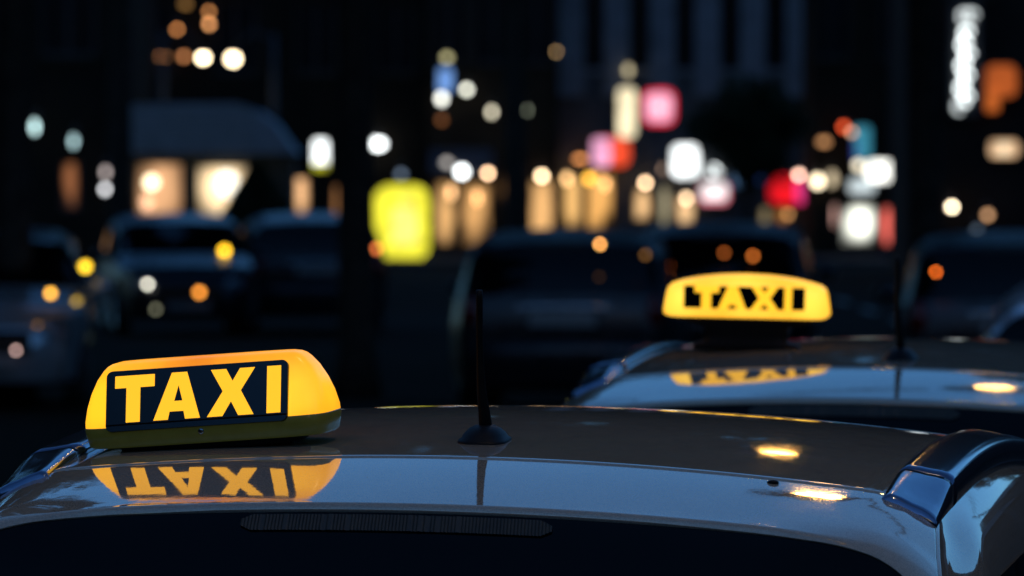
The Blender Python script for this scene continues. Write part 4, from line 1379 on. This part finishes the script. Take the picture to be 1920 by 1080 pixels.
box_sign('peach lozenge sign low at the right edge', 1856, 264, 1908, 294, D_G, (1.0, 0.62, 0.34), 0.85, [(0.3, 0.15, 0.7, 0.85, (1.0, 0.78, 0.5), 1.0)])
wall_lamp('dim brown lamp at the top, left of the neon sign', 1755, 37, D_G, (0.55, 0.22, 0.06), 0.22, 4)
wall_lamp('cream round lamp above the far taxi, on the right building', 1785, 388, D_G, (1.0, 0.82, 0.55), 1.1, 5)
wall_lamp('brown round lamp right of the cream lamp on the right building', 1852, 403, D_G, (0.6, 0.32, 0.16), 0.4, 6)
wall_lamp('faint grey lamp beside the red window of the corner shop', 1693, 415, D_F, (0.4, 0.3, 0.22), 0.14, 4)

for (px, py, d, rx, ry, col, want, lab) in (
    (660, 258, D_B, 6, 6, (0.12, 0.22, 0.12), 0.10, 'very dim green lamp left of the bright white oval lamp'),
    (575, 430, D_B, 5, 7, (0.22, 0.22, 0.14), 0.10, 'very dim grey lamp under the narrow window right of the kiosk'),
    (958, 292, D_C, 6, 6, (0.2, 0.24, 0.12), 0.12, 'very dim green lamp above the orange wall lamp'),
    (902, 296, D_C, 7, 5, (0.5, 0.46, 0.40), 0.18, 'dim pale lamp above the peach lamp over the shops'),
    (1063, 335, D_E, 5, 8, (1.0, 0.58, 0.24), 0.55, 'warm lamp at the left end of the office shop windows'),
    (1135, 345, D_E, 5, 9, (1.0, 0.50, 0.18), 0.55, 'warm lamp at the right end of the wide office shop window'),
    (1287, 372, D_E, 5, 6, (1.0, 0.70, 0.42), 0.6, 'pale warm lamp in the window below the white square sign'),
    (1700, 372, D_F, 5, 5, (0.35, 0.18, 0.07), 0.14, 'very dim brown lamp right of the long white sign'),
    (1832, 432, D_G, 6, 7, (0.16, 0.22, 0.3), 0.14, 'very dim bluish lamp under the brown lamp on the right building'),
    (1738, 205, D_G, 9, 5, (1.0, 0.60, 0.28), 0.35, 'warm lamp under the cream sign in the brown frame'),
    (1478, 402, D_E, 5, 5, (0.6, 0.28, 0.10), 0.25, 'dull orange lamp below the red and magenta sign'),
    (846, 360, D_C, 5, 12, (1.0, 0.55, 0.24), 0.6, 'warm tall lamp in the first shop window right of the poster'),
    (895, 370, D_C, 5, 12, (1.0, 0.52, 0.20), 0.55, 'warm tall lamp in the second shop window right of the poster')):
    wall_lamp(lab, px, py, d, col, want, rx, ry, reach=0.25)
# sodium street lamps on long arms above the taxi rank; last pair added to warm the near roof
def arm_lamp(label, x, y, z, pole_x, color, level):
    root = empty('street_lamp', (pole_x, y, 0))
    dx = x - pole_x
    MB().tube([(0, 0, 0), (0, 0, 1.0), (0, 0, z + 0.2)], [0.12, 0.085, 0.06], 12).build('pole', METAL, root, True)
    MB().tube([(0, 0, z - 0.3), (dx * 0.3, 0, z + 0.25), (dx * 0.95, 0, z + 0.14)], 0.035, 8).build('arm', METAL, root, True)
    MB().sphere((dx, 0, z + 0.08), 0.36, 0.17, 0.09).build('hood', METAL, root, True)
    MB().sphere((dx, 0, z), 0.125, 0.055, 0.045).build('lens', lamp_mat(color, level), root, True)
    return tag(root, label, 'street lamp')
SODIUM = (1.0, 0.52, 0.12)
arm_lamp('orange street lamp over the far taxi, mirrored in the near tailgate', 1.54, 23.75, 7.0, 8.2, SODIUM, 130.0)
arm_lamp('orange street lamp farther along, mirrored in the near roof', 1.90, 38.2, 7.0, 8.6, SODIUM, 90.0)
arm_lamp('orange street lamp on the left pole, mirrored in the far tailgate', 2.13, 29.3, 7.0, -6.5, SODIUM, 55.0)
arm_lamp('unseen street lamp added above the near taxi to warm its roof', 1.20, 9.9, 7.0, 7.8, (1.0, 0.68, 0.34), 520.0)
arm_lamp('unseen street lamp added behind the viewer to warm the near roof', 0.9, -3.4, 7.0, 7.4, (1.0, 0.68, 0.34), 560.0)

# ------------------------------------------------------------------ trees
def tree_mesh(seed, h, trunk_h, rad, n_leaf, leaf):
    rnd = random.Random(seed)
    clumps = []
    for _ in range(34):
        a = rnd.uniform(0, 6.28)
        z = rnd.uniform(trunk_h + 0.6 * min(1.0, rad / 3.2), h - 0.8 * min(1.0, rad / 3.2))
        t = (z - trunk_h) / (h - trunk_h)
        rr = rad * math.sin(math.pi * (0.12 + 0.80 * t)) ** 0.7
        q = rr * math.sqrt(rnd.uniform(0.1, 1))
        clumps.append((Vector((q * math.cos(a), q * math.sin(a), z)), rnd.uniform(0.9, 1.7) * min(1.0, rad / 3.2)))
    def pts(r):
        c, s = clumps[int(r.random() * len(clumps))]
        d = Vector((r.gauss(0, 1), r.gauss(0, 1), r.gauss(0, 0.7))).normalized() * s * r.random() ** 0.4
        return c + d
    v, f = [], []
    tr = MB()
    lean = rnd.uniform(-0.15, 0.15)
    tr.tube([(0, 0, 0), (0.01, 0, 0.4), (lean * 0.4, 0, trunk_h), (lean, 0.1, trunk_h + (h - trunk_h) * 0.5), (lean * 1.2, 0, h - 1.0)], [q * min(1.0, 0.4 + rad / 5) for q in (0.24, 0.17, 0.14, 0.08, 0.02)], 10)
    for c, s in clumps[:16]:
        z0 = max(trunk_h * 0.85, c.z - 1.8)
        tr.tube([(lean * 0.5, 0, z0), ((lean * 0.5 + c.x) / 2, c.y / 2, (z0 + c.z) / 2 + 0.25), (c.x, c.y, c.z)], [0.06, 0.04, 0.015], 6)
    return tr, pts

TREES = []
def plant(px, d, label, kind):
    X = (px - 960) / FPX * d
    if kind not in PROTO:
        seed, h, th, rad, n, ls, lm = KINDS[kind]
        tr, pts = tree_mesh(seed, h, th, rad, n, ls)
        root = empty('street_tree')
        tr.build('trunk', BARK, root, True)
        leaf_mass('crown', pts, n, ls, lm, root, seed + 50)
        PROTO[kind] = root
        o = root
    else:
        o = copy_tree(PROTO[kind])
    o.location = (X, d, 0)
    o.rotation_euler = (0, 0, random.uniform(0, 6.28))
    tag(o, label, 'tree', 'street trees')
PROTO = {}
KINDS = {0: (11, 17.5, 4.5, 4.6, 18000, 0.17, LEAF), 1: (23, 19.0, 3.9, 4.9, 20000, 0.17, LEAF2), 2: (37, 16.5, 4.7, 4.4, 17000, 0.17, LEAF),
         3: (41, 27.0, 6.6, 6.4, 30000, 0.24, LEAF2), 4: (53, 4.3, 2.0, 1.15, 7000, 0.09, LEAF2)}
plant(-2450, 47, 'tall leafy street tree far left, beyond the edge of the view', 3)
plant(-800, 54, 'leafy street tree left, two trees out from the pale car', 0)
plant(25, 64, 'dark leafy street tree standing at the left edge', 1)
plant(668, 66, 'dark leafy street tree left of the yellow poster', 2)
plant(1738, 68, 'dark leafy street tree behind the far taxi', 0)
plant(2500, 60, 'leafy street tree right, beyond the edge of the view', 1)
plant(965, 104, 'dark slim street tree in the gap between shop windows', 3)  # back row: tall crowns added to block low sky from the roofs
plant(-560, 100, 'unseen tall tree added left of the view, filling the treeline against the sky', 3)
plant(225, 104, 'tall dark tree left of the kiosk', 3)
plant(1742, 108, 'tall dark tree in front of the corner shop edge', 3)
plant(1402, 168, 'small round street tree above the blue signs', 4)
plant(2450, 104, 'unseen tall tree added right of the view, filling the treeline against the sky', 3)
# ------------------------------------------------------------------ parked cars in the background
CAR_PROTO, CAR_PARTS = {}, {}
def bg_car(px, d, yaw, label, paint, lamps=(), z=0.0):
    if paint.name not in CAR_PROTO:
        CAR_PROTO[paint.name] = c = make_car('parked_car', paint, False)
        CAR_PARTS[paint.name] = list(c.children)
    else:                                            # copy the car without the lamps lit on the first one
        src = CAR_PROTO[paint.name]
        c = src.copy()
        COL.objects.link(c)
        for ch in CAR_PARTS[paint.name]:
            copy_tree(ch, c)
    X = (px - 960) / FPX * d
    c.location = (X, d, 0)
    c.rotation_euler = (0, 0, yaw)
    tag(c, label, 'car')
    bpy.context.view_layer.update()
    inv = c.matrix_basis.inverted()
    for (lx, ly, dd, r, col, want, nm) in lamps:
        p = inv @ at(lx, ly, dd)
        b = MB(); globe(b, p, r * dd / FPX); b.build(nm, lamp_mat(col, level_for(r, dd, want)), c, True)
    return c
AMB = (1.0, 0.52, 0.03)
bg_car(-25, 66.5, math.pi + 0.06, 'pale car facing the viewer at the lower left edge, amber lamps lit', PAINT_PALE,
       [(160, 500, 63.8, 8, (1.0, 0.62, 0.03), 1.1, 'indicator'), (95, 550, 62.4, 6, (1.0, 0.46, 0.04), 0.9, 'indicator'), (30, 657, 62.1, 3, (0.55, 0.35, 0.32), 0.35, 'fog_lamp')])
bg_car(318, 96.5, math.pi + 0.1, 'dark car facing the viewer below the kiosk, amber lamps lit', PAINT_DARK,
       [(421, 470, 93.6, 7, (1.0, 0.55, 0.02), 1.0, 'indicator'), (374, 548, 92.2, 6, (0.95, 0.32, 0.04), 0.65, 'indicator'), (277, 533, 92.2, 4, (0.75, 0.72, 0.6), 0.6, 'position_lamp'),
        (292, 580, 92.2, 4, (0.3, 0.3, 0.2), 0.16, 'fog_lamp'), (378, 490, 93.2, 4, (0.5, 0.2, 0.06), 0.14, 'marker_lamp'), (290, 498, 93.4, 4, (0.4, 0.22, 0.1), 0.12, 'marker_lamp')])
bg_car(1060, 61.0, -0.05, 'dark car under the office block with one bright amber tail lamp', PAINT_DARK,
       [(1125, 458, 60.3, 4, (1.0, 0.42, 0.10), 0.75, 'tail_lamp'), (1210, 478, 60.3, 4, (0.5, 0.22, 0.05), 0.12, 'tail_lamp')])
bg_car(1350, 72.0, -0.05, 'dark car under the office block with two dim red tail lamps', PAINT_DARK,
       [(1412, 480, 71.3, 4, (0.8, 0.2, 0.03), 0.3, 'tail_lamp'), (1358, 474, 71.3, 4, (0.7, 0.17, 0.03), 0.16, 'tail_lamp')])
bg_car(590, 95.0, 0.1, 'dark car left of the yellow poster with one dull red lamp', PAINT_DARK, [(706, 466, 94.2, 5, (0.9, 0.2, 0.05), 0.45, 'tail_lamp')])
bg_car(1905, 58.0, -0.05, 'dark car ahead of the far taxi with an orange-red tail lamp', PAINT_DARK, [(1755, 510, 57.2, 3.5, (1.0, 0.17, 0.015), 0.45, 'tail_lamp')])
bg_car(1890 + 330, 30.0, -0.1, 'pale blue-grey car cut by the right edge beside the far taxi', PAINT_PALE)
